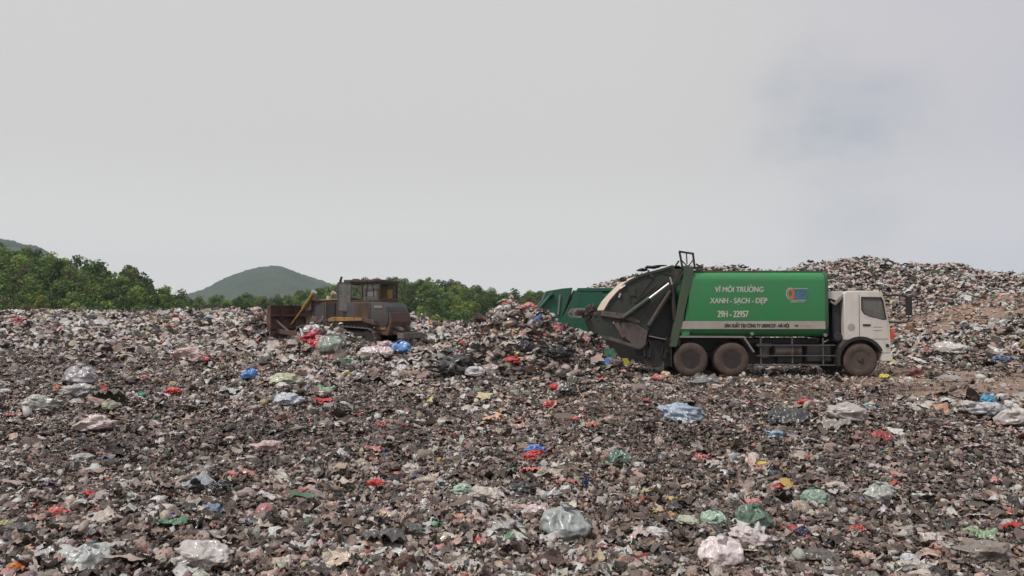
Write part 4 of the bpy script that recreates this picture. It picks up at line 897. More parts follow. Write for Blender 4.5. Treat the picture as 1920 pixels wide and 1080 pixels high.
# ---- bulldozer, heading away to the left
dz = thing('bulldozer', 'grimy brown and grey bulldozer with a rusty blade, its cab door open', 'bulldozer', (-7.5, 35 + 1.2, .50), math.radians(-20)); dz.scale = (.86, 1, 1)
def shoe_loop(n):
    """track outline (x,z) as evenly spaced points: flat bottom, low idler in front, slightly raised sprocket behind"""
    pts = []
    for a in range(90, 271, 12): pts.append((-1.72 + .46 * math.cos(math.radians(a)), .52 + .46 * math.sin(math.radians(a))))
    for a in range(-90, 91, 12): pts.append((2.12 + .43 * math.cos(math.radians(a)), .48 + .41 * math.sin(math.radians(a))))
    for k in range(1, 12): f = k / 12; pts.append((2.12 + (-1.72 - 2.12) * f, .89 + .09 * f + .05 * math.sin(f * math.pi)))
    P_ = np.array(pts + [pts[0]]); s = np.concatenate([[0], np.cumsum(np.linalg.norm(np.diff(P_, axis=0), axis=1))])
    t_ = np.linspace(0, s[-1], n, endpoint=False); return np.stack([np.interp(t_, s, P_[:, 0]), np.interp(t_, s, P_[:, 1])], -1)
for s in (-1, 1):
    yc = 1.02 * s; LP = shoe_loop(46)
    bm = B()
    for i in range(46):
        p, n_ = LP[i], LP[(i + 1) % 46]; d_ = (n_ - p) / np.linalg.norm(n_ - p); nn = np.array([-d_[1], d_[0]]); ctr = LP.mean(0)
        if np.dot((p + n_) / 2 - ctr, nn) < 0: nn = -nn
        a_ = p + d_ * .008; b_ = n_ - d_ * .008
        prism(bm, [tuple(a_), tuple(b_), tuple(b_ + nn * .035), tuple(a_ + d_ * .04 + nn * .035), tuple(a_ + d_ * .035 + nn * .09), tuple(a_ + nn * .09)], yc - .28, yc + .28)
    tr = obj('track', bm, MAT['track'], dz)
    bm = B(); prism(bm, [(-1.75, .2), (-2.05, .5), (-1.75, .84), (0, .87), (2.1, .78), (2.45, .5), (2.1, .16), (0, .12)], yc - .17, yc + .17)
    for k in range(6): rod(bm, (-1.3 + k * .55, yc - .24, .20), (-1.3 + k * .55, yc + .24, .20), .14, seg=16)
    lathe(bm, [(.38, -.2), (.40, 0), (.38, .2)], (-1.72, yc, .52), 24)
    lathe(bm, [(.36, -.2), (.38, 0), (.36, .2)], (2.12, yc, .48), 24)
    obj('track_frame', bm, MAT['floor'], tr)
    bm = B(); prism(bm, [(-1.2, .80), (-1.2, .30), (1.9, .25), (1.9, .72)], *sorted((yc + .285 * s, yc + .30 * s))); obj('guard_plate', bm, MAT['floor'], tr)
bm = B(); prism(bm, [(-2.0, .75), (-2.0, 2.02), (-1.9, 2.10), (.42, 2.16), (.42, .75)], -.62, .62); hd = obj('engine_hood', bm, MAT['dozer'], dz, .03)
bm = B(); prism(bm, [(-1.98, 2.105), (-1.98, 2.16), (.42, 2.225), (.42, 2.165)], -.66, .66); obj('hood_top', bm, MAT['tanedge'], hd, .01)
bm = B(); box(bm, -1.6, -.85, -.64, -.622, 1.1, 1.95); obj('side_panel', bm, MAT['dozgrey'], hd)
bm = B(); box(bm, -.72, -.20, -.66, -.622, 1.32, 2.02); obj('side_opening', bm, MAT['rubber'], hd)
bm = B(); box(bm, -.80, -.72, -.68, -.622, 1.2, 2.05); box(bm, -.72, -.20, -.68, -.622, 1.22, 1.31); obj('opening_frame', bm, MAT['rust'], hd)
bm = B(); box(bm, -2.06, -2.002, -.58, .58, .85, 2.0); obj('radiator_grille', bm, MAT['hub'], hd)
bm = B(); rod(bm, (-.10, -.35, 2.2), (-.10, -.35, 2.55), .10); rod(bm, (-.10, -.35, 2.5), (-.10, -.35, 3.05), .065); rod(bm, (-.10, -.35, 3.03), (-.03, -.35, 3.2), .055); obj('exhaust_pipe', bm, MAT['rubber'], dz)
bm = B(); rod(bm, (-.9, -.2, 2.18), (-.9, -.2, 2.34), .13); obj('air_cleaner', bm, MAT['cream'], hd, smooth=True)
# lower body, fender and tanks
bm = B(); prism(bm, [(.42, 1.0), (.42, 1.62), (.62, 2.05), (2.75, 2.05), (3.0, 1.85), (3.12, 1.45), (3.1, 1.1), (2.9, .95)], -.98, .98); lb = obj('rear_body', bm, MAT['dozgrey'], dz, .05, True)
bm = B(); prism(bm, [(1.2, 1.33), (1.2, 2.0), (2.1, 2.0), (2.1, 1.33)], -1.0, -.982); obj('tank_side', bm, MAT['dozer'], lb, .006)
bm = B(); box(bm, 2.32, 2.78, -1.0, -.984, 1.78, 1.90); obj('name_plate', bm, MAT['edge'], lb)
bm = B(); prism(bm, [(2.35, .65), (2.25, 1.55), (3.18, 1.60), (3.28, 1.2), (3.05, .6)], -.92, .92); obj('ripper_housing', bm, MAT['rust'], dz, .03)
bm = B(); prism(bm, [(2.45, .85), (2.45, 1.32), (2.95, 1.32), (2.95, .85)], -.96, -.922); obj('ochre_panel', bm, MAT['yellow'], dz, .01)
bm = B(); bar(bm, (3.1, -.5, .75), (3.9, -.5, .55), .12, .14); bar(bm, (3.1, .5, .75), (3.9, .5, .55), .12, .14); bar(bm, (3.0, -.5, 1.0), (3.7, -.5, .85), .12, .12); bar(bm, (3.0, .5, 1.0), (3.7, .5, .85), .12, .12)
box(bm, 3.62, 3.95, -.95, .95, .48, .72)
for y in (-.8, 0, .8): prism(bm, [(3.72, .6), (3.9, .6), (3.95, .1), (3.75, -.1), (3.72, .0)], y - .05, y + .05)
obj('ripper', bm, MAT['track'], dz, .01)
for s in (-1, 1):
    bm = B(); prism(bm, [(-.1, 1.20), (-.1, 1.34), (.15, 1.40), (1.9, 1.36), (1.9, 1.24)], *sorted((.66 * s, 1.32 * s))); obj('fender', bm, MAT['yellow'], dz, .015)
    bm = B(); prism(bm, [(1.9, 1.2), (1.9, 1.34), (2.5, 1.25), (2.6, 1.05)], *sorted((.7 * s, 1.3 * s))); obj('rear_fender', bm, MAT['rust'], dz, .01)
# cab frame
cab_bm = B(); zr = 3.03
for s in (-1, 1):
    for x, w_ in ((.62, .08), (1.50, .10), (2.50, .08)): box(cab_bm, x - w_ / 2, x + w_ / 2, s * .80 - .05, s * .80 + .05, 2.05, zr - .11)
    box(cab_bm, .58, 2.55, s * .80 - .045, s * .80 + .045, 2.052, 2.15)
    box(cab_bm, .58, 2.55, s * .80 - .045, s * .80 + .045, zr - .20, zr - .112)
for x in (.62, 2.50): box(cab_bm, x - .04, x + .04, -.75, .75, 2.052, 2.22); box(cab_bm, x - .04, x + .04, -.75, .75, zr - .20, zr - .112)
dcab = obj('cab', cab_bm, MAT['dozer'], dz, .01)
bm = B(); box(bm, .50, 2.62, -.92, .92, zr - .11, zr); 
for (x, y) in ((1.0, -.6), (1.25, .3), (2.1, -.4)): box(bm, x - .12, x + .12, y - .15, y + .15, zr, zr + .05)
obj('cab_roof', bm, MAT['dozer'], dcab, .02)
for (x0, x1) in ((.67, 1.42), (1.58, 2.45)):
    for s in (-1, 1):
        if s < 0 and x0 < 1: continue
        bm = B(); box(bm, x0, x1, s * .80 - .006, s * .80 + .006, 2.15, zr - .20); obj('window_pane', bm, MAT['sheenglass'], dcab)
for (x0, x1) in ((.98, 1.36), (1.66, 2.40)):
    bm = B()
    for (a, b, c_, d_) in ((x0, x1, 2.26, 2.30), (x0, x1, 2.70, 2.74), (x0, x0 + .04, 2.3, 2.7), (x1 - .04, x1, 2.3, 2.7)): box(bm, a, b, -.87, -.852, c_, d_)
    obj('window_frame', bm, MAT['galv'], dcab)
bm = B(); bar(bm, (1.75, -.83, 2.3), (1.85, -.83, 2.95), .02, .03); bar(bm, (1.7, -.83, 2.55), (2.4, -.83, 2.6), .02, .02); bar(bm, (2.1, -.83, 2.9), (2.2, -.83, 2.3), .02, .03); obj('window_bar', bm, MAT['rubber'], dcab)
bm = B(); box(bm, 1.1, 1.5, -.3, .3, 2.06, 2.45); box(bm, 1.5, 1.62, -.28, .28, 2.3, 2.8); obj('seat', bm, MAT['hub'], dcab, .03)
bm = B(); box(bm, 1.75, 2.4, .1, .55, 2.10, 2.62); obj('amber_equipment', bm, MAT['amber'], dcab, .02)
# open door, standing out from the cab towards the camera
dr = bpy.data.objects.new('door', None); C.objects.link(dr); dr.parent = dz; dr.location = (.36, -1.22, 0)
bm = B()
for (x0, x1, z0, z1) in ((0, .05, 1.62, 2.92), (.62, .67, 1.62, 2.92), (.05, .62, 2.86, 2.92), (.05, .62, 1.62, 1.68)): box(bm, x0, x1, -.02, .02, z0, z1)
dr.rotation_euler = (0, 0, math.radians(33))
obj('door_frame', bm, MAT['galv'], dr, .005)
bm = B(); box(bm, .05, .62, -.006, .006, 1.68, 2.86); obj('door_pane', bm, MAT['sheenglass'], dr)
bm = B(); prism(bm, [(.42, 1.35), (.42, 2.05), (.62, 2.9), (.68, 2.9), (.52, 2.05), (.60, 1.38)], -.86, -.80); obj('door_post', bm, MAT['rubber'], dcab)
# blade and its lifting gear
bm = B(); bp = []
for k in range(9):
    a = math.radians(-42 + k * 10.5); bp.append((-2.45 - .95 * math.cos(a) + .0, 1.28 + .95 * math.sin(a)))
th = [(x + .07, z) for x, z in bp]; prism(bm, bp + th[::-1], -1.85, 1.85)
bl = obj('blade', bm, MAT['rust'], dz, .008)
bm = B()
for y in (-1.82, -1.0, 0, 1.0, 1.82): prism(bm, [(-3.33, 1.9), (-3.16, 1.9), (-3.16, .66), (-3.10, .62), (-3.33, 1.2)], y - .03, y + .03)
box(bm, -3.30, -3.17, -1.80, 1.80, 1.42, 1.52); box(bm, -3.30, -3.14, -1.80, 1.80, .86, .98); obj('blade_stiffener', bm, MAT['rust'], bl)
bm = B(); prism(bm, [(-3.20, .62), (-3.14, .66), (-3.20, .50), (-3.30, .44)], -1.86, 1.86); obj('cutting_edge', bm, MAT['track'], bl)
for s in (-1, 1):
    bm = B(); bar(bm, (-3.1, 1.45 * s, .78), (.3, 1.36 * s, .42), .14, .2); obj('push_arm', bm, MAT['rust'], dz, .01)
    bm = B(); bar(bm, (-3.05, 1.55 * s, 1.25), (-2.3, 1.45 * s, .72), .06, .07); obj('blade_brace', bm, MAT['track'], dz)
    bm = B(); rod(bm, (-2.05, .80 * s, 1.75), (-1.42, .80 * s, 2.44), .085, seg=14); o = obj('lift_cylinder', bm, MAT['yellow'], dz, smooth=True)
    bm = B(); rod(bm, (-2.75, .80 * s, 1.05), (-2.05, .80 * s, 1.75), .045, seg=10); obj('piston_rod', bm, MAT['yellow'], o)
    bm = B(); rod(bm, (-1.42, .80 * s, 2.44), (-1.33, .80 * s, 2.54), .12, .14, seg=14); obj('cylinder_cap', bm, MAT['stripe'], o)
    bm = B(); box(bm, -1.8, -1.55, *sorted((.62 * s, .78 * s)), 1.7, 2.2); obj('cylinder_bracket', bm, MAT['rust'], dz)

# ------------------------------------------------------------------ hills and woodland
SKY_L = [(-400, 392), (-200, 422), (0, 462), (50, 472), (100, 482), (150, 494), (200, 502), (240, 511), (270, 526), (300, 542), (340, 560), (370, 572), (450, 580), (600, 583)]
SKY_C = [(250, 575), (345, 560), (400, 556), (470, 551), (540, 552), (600, 545), (650, 533), (700, 530), (760, 527), (820, 526), (860, 531), (900, 541), (940, 551), (970, 550), (1010, 547), (1060, 553), (1100, 556), (1250, 562), (1500, 570), (2400, 575)]
def woodL(x, y):
    """ground under the left wooded hill"""
    px = 960 + 1500 * x / np.maximum(y, 1); sky_ = np.interp(px, *zip(*SKY_L)); top = 2 + (590 - sky_) / 1500 * 175 - 6.3
    return -5.5 + (top + 5.5) * sst(92, 175, y) + .8 * fb2(x, y, 18, 2, 101)
def woodC(x, y):
    px = 960 + 1500 * x / np.maximum(y, 1); sky_ = np.interp(px, *zip(*SKY_C)); top = 2 + (590 - sky_) / 1500 * 250 - 6.3
    return -7 + (top + 7) * sst(150, 250, y) + .8 * fb2(x, y, 20, 2, 103)
def patch_grid(name, fn, u0, u1, y0, y1, n, m, mat, lab, drop=12):
    a = np.linspace(u0, u1, n); b = np.linspace(y0, y1, m); A, Bv = np.meshgrid(a, b); X = A * Bv; Z = fn(X, Bv)
    Z = Z - drop * sst(y1 - (y1 - y0) * .25, y1, Bv) - drop * (1 - sst(y0, y0 + (y1 - y0) * .06, Bv)) * .4
    V = np.stack([X, Bv, Z], -1).reshape(-1, 3); i = np.arange(n * m).reshape(m, n)
    F = np.stack([i[:-1, :-1], i[:-1, 1:], i[1:, 1:], i[1:, :-1]], -1).reshape(-1, 4)
    return tag(raw_mesh(name, V, F, None, True, mat), lab, None, None, 'structure')
patch_grid('hill', woodL, -.95, -.30, 85, 215, 90, 70, MAT['hill'], 'wooded hillside rising to the left')
patch_grid('hill', woodC, -.52, .75, 140, 330, 140, 70, MAT['hill'], 'low wooded hill beyond the bulldozer')
# bare far hills, hazy with distance
FAR_C = [(250, 592), (320, 566), (340, 556), (360, 551), (380, 546), (400, 536), (420, 526), (445, 515), (470, 507), (490, 503), (515, 501), (530, 503), (545, 509), (570, 518), (600, 528), (640, 541), (700, 556), (760, 570), (900, 592)]
FAR_L = [(-500, 470), (-200, 440), (-60, 444), (0, 452), (20, 455), (40, 460), (60, 463), (75, 469), (95, 480), (120, 500), (160, 530), (240, 592)]
def far_fn(tab, D, amp):
    def f(x, y):
        px = 960 + 1500 * x / y; top = 2 + (590 - np.interp(px, *zip(*tab))) / 1500 * D
        return -14 + (top + 14) * sst(D * .72, D, y) * (1) + amp * fb2(x, y, D * .02, 4, 111) * sst(D * .72, D * .9, y) + amp * 1.5 * (np.abs(vn2(x, y, D * .006, 13)) + .6 * np.abs(vn2(x, y, D * .0028, 14))) * sst(D * .72, D * .8, y)
    return f
patch_grid('mountain', far_fn(FAR_C, 2500, 3.0), -.52, .02, 1750, 3300, 420, 240, MAT['farhill'], 'hazy conical hill on the horizon', 60)
patch_grid('mountain', far_fn(FAR_L, 1900, 2.6), -1.0, -.34, 1340, 2500, 420, 240, MAT['farhill'], 'blue-grey wooded ridge behind the left hill', 60)

def crown_mesh(name, seed, nleaf, leaf, shape, w=1, h=1):
    r = np.random.default_rng(seed); cs = []; nb = r.integers(9, 14)
    for k in range(nb):
        f = (k + .5) / nb; a = k * 2.4 + r.uniform(0, 1)
        if shape == 'round': rad = 1.55 * math.sin(math.pi * (.18 + .75 * f)); z = 2.2 + 3.4 * f; br = r.uniform(.75, 1.25)
        elif shape == 'tall': rad = 1.0 * math.sin(math.pi * (.15 + .8 * f)); z = 1.8 + 4.8 * f; br = r.uniform(.6, .95)
        else: rad = 1.7 * math.sin(math.pi * (.3 + .65 * f)); z = .9 + 2.0 * f; br = r.uniform(.6, 1.0)
        cs.append((rad * math.cos(a) * r.uniform(.5, 1.1), rad * math.sin(a) * r.uniform(.5, 1.1), z, br))
    cs = np.array(cs); k = r.choice(nb, nleaf, p=cs[:, 3] ** 2 / (cs[:, 3] ** 2).sum())
    dirs = r.normal(size=(nleaf, 3)); dirs[:, 2] += .25; dirs /= np.linalg.norm(dirs, axis=1)[:, None]
    P = cs[k, :3] + dirs * (cs[k, 3] * r.uniform(.55, 1.08, nleaf) ** .6)[:, None] * np.array([1, 1, .82])
    nrm = dirs + r.normal(0, .55, (nleaf, 3)); nrm /= np.linalg.norm(nrm, axis=1)[:, None]
    t = np.cross(nrm, r.normal(size=(nleaf, 3))); t /= np.linalg.norm(t, axis=1)[:, None]; b = np.cross(nrm, t)
    s = leaf * r.uniform(.5, 1.25, (nleaf, 1)); P = P * np.array([w, w, h])
    V = np.stack([P - t * s - b * s * .6, P + t * s - b * s * .3, P + t * s * .7 + b * s * .8 + nrm * s * .3, P - t * s * .8 + b * s * .7], 1).reshape(-1, 3)
    F = np.arange(nleaf * 4).reshape(-1, 4)
    clump = r.uniform(.75, 1.3, nb)[k]; c = (clump * r.uniform(.7, 1.3, nleaf))[:, None] * np.array([1, 1, 1]) * (1 + r.normal(0, .06, (nleaf, 3)))
    return V, F, np.repeat(c, 4, 0)
def trunk_bm(h, r0, seed):
    r = random.Random(seed); bm = B(); p = Vector((0, 0, -.6)); 
    for k in range(4):
        n_ = Vector((r.uniform(-.12, .12) * k, r.uniform(-.12, .12) * k, h * (k + 1) / 4)); rod(bm, p, n_, r0 * (1 - k * .22), r0 * (1 - (k + 1) * .22), 7); p = n_
    for k in range(4):
        a = r.uniform(0, 6.28); z = h * r.uniform(.4, .9); rod(bm, (0, 0, z), (math.cos(a) * 1.0, math.sin(a) * 1.0, z + r.uniform(.6, 1.2)), r0 * .35, r0 * .12, 5)
    return bm
PROTO = {}
for kind_, nl, lf in (('round', 1300, .17), ('tall', 1150, .16), ('bush', 900, .16)):
    for v_ in range(4):
        V, F, c = crown_mesh(kind_, 31 * v_ + hash(kind_[0] == 'r') % 7 + ord(kind_[0]), nl, lf, kind_)
        PROTO[kind_, v_] = (V, F, c)
TONE = dict(dark=((.078, .120, .052), 'dark green'), mid=((.145, .205, .072), 'mid-green'), bright=((.220, .290, .085), 'bright yellow-green'), olive=((.150, .160, .080), 'brownish olive'), grey=((.13, .15, .11), 'grey-green'))
made = {}
def put_tree(kind_, v_, tone, x, y, z, s, rz):
    if (kind_, v_) not in made:
        V, F, c = PROTO[kind_, v_]; cr = raw_mesh('crown', V, F, c, False, MAT['leaf']); tk = obj('trunk', trunk_bm(4.2 if kind_ != 'bush' else 1.8, .16 if kind_ != 'bush' else .07, v_), MAT['bark'])
        made[kind_, v_] = (cr, tk); cr_, tk_ = cr, tk
    else:
        cr_, tk_ = (o.copy() for o in made[kind_, v_]); C.objects.link(cr_); C.objects.link(tk_)
    e = bpy.data.objects.new('bush' if kind_ == 'bush' else 'tree', None); C.objects.link(e); e.location = (x, y, z); e.rotation_euler = (0, 0, rz); e.scale = (s, s, s)
    cr_.parent = e; tk_.parent = e; cr_.color = (*[c * random.uniform(.85, 1.15) for c in TONE[tone][0]], 1); tk_.color = (1, 1, 1, 1); return e
trees = []
def wood(zone, fn, rows, u_of, s_of, tones, wts, seed):
    r = random.Random(seed)
    for (y, step) in rows:
        px = u_of[0] + r.uniform(0, step)
        while px < u_of[1]:
            yy = y + r.uniform(-3, 3); x = (px - 960) / 1500 * yy; z = float(fn(np.array(x), np.array(yy))); tone = r.choices(tones, wts)[0]; kd = r.choices(['round', 'tall', 'bush'], [.68, .24, .08])[0]; s = s_of * r.uniform(.72, 1.15)
            if kd == 'bush': s *= 1.3
            e = put_tree(kd, r.randrange(4), tone, x, yy, z - .3, s, r.uniform(0, 6.3)); trees.append((zone, y, px, tone, kd, e)); px += step * r.uniform(.6, 1.4)
wood('left', woodL, [(98, 30), (110, 29), (122, 31), (135, 33), (148, 34), (160, 34), (172, 28)], (-40, 335), 1.0, ['dark', 'mid', 'bright', 'olive'], [.34, .40, .18, .08], 1)
wood('gap', lambda x, y: woodL(x, y) + 0 * x, [(104, 34)], (345, 560), .62, ['bright', 'mid', 'dark'], [.5, .35, .15], 2)
wood('centre', woodC, [(158, 26), (178, 27), (200, 27), (222, 26), (243, 22)], (590, 1050), 1.0, ['mid', 'bright', 'dark', 'olive'], [.45, .28, .17, .10], 3)
wood('between', woodC, [(232, 22)], (345, 600), 1.0, ['dark', 'mid'], [.7, .3], 4)
for (px, y, kd, tone, s, lab) in ((318, 108, 'round', 'dark', .98, 'tall dark tree standing clear of the left wood, at its right-hand end'), (272, 118, 'round', 'dark', 1.0, 'dark round-headed tree on the shoulder of the left hill where the slope drops'),
        (640, 120, 'tall', 'grey', 1.22, 'pale grey-green thin-leaved tree rising just left of the bulldozer cab'), (618, 128, 'tall', 'grey', 1.18, 'grey-green feathery tree behind the yellow lift cylinder of the bulldozer')):
    x = (px - 960) / 1500 * y; e = put_tree(kd, 1, tone, x, y, -5.2 if px < 500 else -5.0, s * 1.15, 1.0); tag(e, lab, 'tree', 'trees beyond the landfill')
ORD = ['leftmost', 'second', 'third', 'fourth', 'fifth', 'sixth', 'seventh', 'eighth', 'ninth', 'tenth', 'eleventh', 'twelfth', '13th', '14th', '15th', '16th', '17th', '18th', '19th', '20th', '21st', '22nd', '23rd', '24th', '25th', '26th']
ZN = {'left': 'the left hill', 'gap': 'the trees between left hill and bulldozer', 'centre': 'the hill behind the bulldozer', 'between': 'the strip below the conical hill'}
rowsz = {}
for zn, y, px, tone, kd, e in trees: rowsz.setdefault(zn, set()).add(y)
LV = {1: ['in'], 5: ['at the foot of', 'low on', 'halfway up', 'high on', 'on the skyline of'],
      7: ['in front of', 'at the foot of', 'low on', 'halfway up', 'high on', 'just under the crest of', 'on the skyline of']}
grp = {}
for zn, y, px, tone, kd, e in sorted(trees, key=lambda t: t[2]):
    ys = sorted(rowsz[zn]); lv = LV[len(ys)][ys.index(y)]; kk = 'bush' if kd == 'bush' else ('slender tree' if kd == 'tall' else 'round tree')
    grp.setdefault((zn, lv, tone, kk), []).append(e)
for (zn, lv, tone, kk), es in grp.items():
    for i, e in enumerate(es):
        tag(e, f"{TONE[tone][1]} {kk}, {'the only one' if len(es) == 1 else ('leftmost' if i == 0 else ORD[i] + ' from left')} {lv} {ZN[zn]}", 'bush' if kk == 'bush' else 'tree', 'trees beyond the landfill')
# the rest of the wood reads as one mass
rr = np.random.default_rng(12); VS, FS, CS = [], [], []; off = 0
def mass(n, px0, px1, y0, y1, fn, s):
    global off
    for _ in range(n):
        y = rr.uniform(y0, y1); px = rr.uniform(px0, px1); x = (px - 960) / 1500 * y; z = float(fn(np.array(x), np.array(y)))
        V, F, c = PROTO[('round', 'tall')[rr.integers(2)], int(rr.integers(4))]; sub = rr.random(len(F)) < .6; F2 = F[sub]; a = rr.uniform(0, 6.3); R_ = np.array([[math.cos(a), -math.sin(a), 0], [math.sin(a), math.cos(a), 0], [0, 0, 1]])
        k = s * rr.uniform(.7, 1.15); W = V @ R_.T * k * np.array([1.15, 1.15, 1]) + np.array([x, y, z - .4]); tone = list(TONE.values())[rr.choice(4, p=[.45, .33, .12, .10])][0]
        VS.append(W); FS.append(F2 + off); CS.append(c * np.array(tone)[None]); off += len(V)
mass(230, -80, 340, 98, 182, woodL, 1.05); mass(260, 560, 1130, 165, 275, woodC, 1.0); mass(110, 600, 1080, 225, 262, woodC, 1.0); mass(90, 330, 640, 235, 290, woodC, 1.0); mass(60, 340, 600, 108, 150, woodL, .45)
mass(40, -300, -60, 98, 180, woodL, 1.0); mass(40, 1130, 1500, 180, 270, woodC, 1.0)
fo = raw_mesh('woodland', np.concatenate(VS), np.concatenate(FS), np.concatenate(CS), False, MAT['leafmass']); tag(fo, 'dense green woodland filling the hills beyond the landfill', 'woodland', None, 'stuff')

# ------------------------------------------------------------------ haze in the air
bm = B(); box(bm, -3000, 3000, -60, 3400, -20, 240)
hz = bpy.data.meshes.new('haze'); bm.to_mesh(hz); bm.free(); ho = bpy.data.objects.new('haze', hz); C.objects.link(ho); tag(ho, 'pale haze in the air over the valley', 'haze', None, 'stuff')
m = bpy.data.materials.new('haze_air'); m.use_nodes = True; n = m.node_tree.nodes; n.remove(n['Principled BSDF'])
pv = n.new('ShaderNodeVolumePrincipled'); pv.inputs['Color'].default_value = (.76, .88, 1, 1); pv.inputs['Density'].default_value = .00015; pv.inputs['Anisotropy'].default_value = .2
m.node_tree.links.new(pv.outputs[0], n['Material Output'].inputs['Volume']); hz.materials.append(m)

# ------------------------------------------------------------------ single pieces of rubbish that stand out
def bag_mesh(seed, kind):
    r = np.random.default_rng(seed)
    if kind == 'bag':                                  # puffed bag with radial creases drawn up to a neck
        V, F = ICO[5]; V = V.copy(); a = np.arctan2(V[:, 1], V[:, 0]); zz = V[:, 2]
        rad = 1 + .16 * np.sin(a * 7 + 3 * vn3(V * 1.3, seed)) * np.clip(zz + .2, 0, 1) ** 1.2
        w = np.stack([vn3(V * 1.4 + seed, seed + k) for k in (1, 2, 3)], -1)
        cre = 1 - 2 * np.abs(vn3(V * 2.6 + w * .8, seed + 5)); cre2 = 1 - 2 * np.abs(vn3(V * 6 + w * 1.2, seed + 6))
        V = V * (rad + .10 * cre + .012 * cre2)[:, None] + w * .24
        V = V * np.array([1, .8, .68]); V[:, 2] = np.where(V[:, 2] < -.35, -.35 + (V[:, 2] + .35) * .3, V[:, 2])
        return V, F
    if kind == 'lump':                                 # crumpled, half-empty bag
        V, F = ICO[5]; V = V.copy()
        w = np.stack([vn3(V * 1.2 + seed, seed + k) for k in (1, 2, 3)], -1); w2 = np.stack([vn3(V * 3.2 + seed, seed + k) for k in (4, 5, 6)], -1)
        f = 1 - 2 * np.abs(vn3(V * 1.9 + w * .9, seed + 7)); f2 = 1 - 2 * np.abs(vn3(V * 4.6 + w2 * .8, seed + 8)); f3 = 1 - 2 * np.abs(vn3(V * 10 + w2, seed + 9))
        V = V * (1 + .30 * f + .13 * f2 + .015 * f3)[:, None] + w * .42 + w2 * .10
        V = V * np.array([1, .72, .50]); V[:, 2] = np.where(V[:, 2] < -.3, -.3 + (V[:, 2] + .3) * .3, V[:, 2]); return V, F
    if kind in ('film', 'flat'):
        n = 44; a, b = np.meshgrid(np.linspace(-1, 1, n), np.linspace(-1, 1, n)); P_ = np.stack([a, b, a * 0], -1).reshape(-1, 3)
        w = np.stack([vn3(P_ * 1.3 + seed, seed + k) for k in (1, 2, 3)], -1); f = np.abs(vn3(P_ * 1.6 + w * .8 + seed, seed + 4)); f2 = np.abs(vn3(P_ * 4.2 + w * 1.2, seed + 5)); f3 = np.abs(vn3(P_ * 10 + w, seed + 6))
        k = 1 if kind == 'film' else .35
        V = P_ + w * .42 * (1 if kind == 'film' else .3); V[:, 2] = k * (.46 * f + .20 * f2 + .05 * f3) - .28 * (P_[:, 0] ** 2 + P_[:, 1] ** 2) * k
        V[:, 2] += .012 * 0; V[:, 1] *= r.uniform(.6, .9)
        i = np.arange(n * n).reshape(n, n); F = np.stack([i[:-1, :-1], i[:-1, 1:], i[1:, 1:], i[1:, :-1]], -1).reshape(-1, 4)
        e = P_.max(1) * 0 + np.maximum(np.abs(P_[:, 0]), np.abs(P_[:, 1])); keep = (e[F].max(1) < .82 + .18 * vn3(P_[F[:, 0]] * 3 + seed, seed + 9)); return V, F[keep]
    if kind == 'ball':
        V, F = ICO[4]; V = V * (1 + .03 * vn3(V * 2, seed))[:, None]; return V * np.array([1, 1, .92]), F
BAGS = {}
def get_bag(kind, v_):
    if (kind, v_) not in BAGS:
        V, F = bag_mesh(100 + 13 * v_ + len(kind) * 7, kind)
        o = raw_mesh({'bag': 'plastic_bag', 'lump': 'crumpled_bag', 'film': 'plastic_film', 'flat': 'flattened_sack', 'ball': 'ball'}[kind], V, F, None, True, MAT['bag'])
        if kind in ('film', 'flat'):
            md = o.modifiers.new('thickness', 'SOLIDIFY'); md.thickness = .03
        BAGS[kind, v_] = o; return o
    o = BAGS[kind, v_].copy(); C.objects.link(o); return o
KN = []
def knot(parent, v_):
    if not KN:
        V, F = ICO[3]; V = V.copy(); a = np.arctan2(V[:, 1], V[:, 0]); k = np.clip(V[:, 2], -1, 1)
        flare = .10 + .22 * np.clip(k, 0, 1) ** 1.5 + .10 * np.clip(-k, 0, 1); V[:, 0] = flare * np.cos(a) * (1 + .3 * np.sin(a * 5)); V[:, 1] = flare * np.sin(a) * (1 + .3 * np.sin(a * 4 + 1)); V[:, 2] = k * .22
        KN.append(raw_mesh('knot', V, F, None, True, MAT['bag'], parent)); o = KN[0]
    else: o = KN[0].copy(); C.objects.link(o); o.parent = parent
    o.location = (.12, 0, .74); o.rotation_euler = (.3, .2, v_); o.color = parent.color
RED, CRIM, CORAL, DRED, PINK, PPINK = (.50, .030, .028), (.33, .020, .035), (.56, .120, .095), (.22, .035, .035), (.52, .19, .18), (.50, .36, .35)
WHT, OFFW, PGREY, GREY, DGREY, BLK = (.58, .56, .57), (.45, .41, .385), (.36, .35, .34), (.22, .215, .21), (.085, .08, .08), (.018, .018, .020)
BEI, TANC, BRN, CREAM, PEACH, OCH = (.42, .35, .29), (.36, .25, .18), (.10, .07, .055), (.58, .50, .36), (.56, .31, .20), (.42, .26, .05)
BLU, LBLU, NAVY, DEN, LILAC, PURP = (.07, .21, .55), (.32, .42, .55), (.022, .022, .06), (.16, .22, .31), (.42, .40, .47), (.15, .10, .28)
GRN, DGRN, MINT, LIME, OLIV, TEAL, YEL, ORG = (.05, .21, .10), (.075, .12, .09), (.33, .45, .37), (.30, .48, .05), (.27, .28, .17), (.02, .24, .17), (.58, .42, .05), (.55, .16, .03)
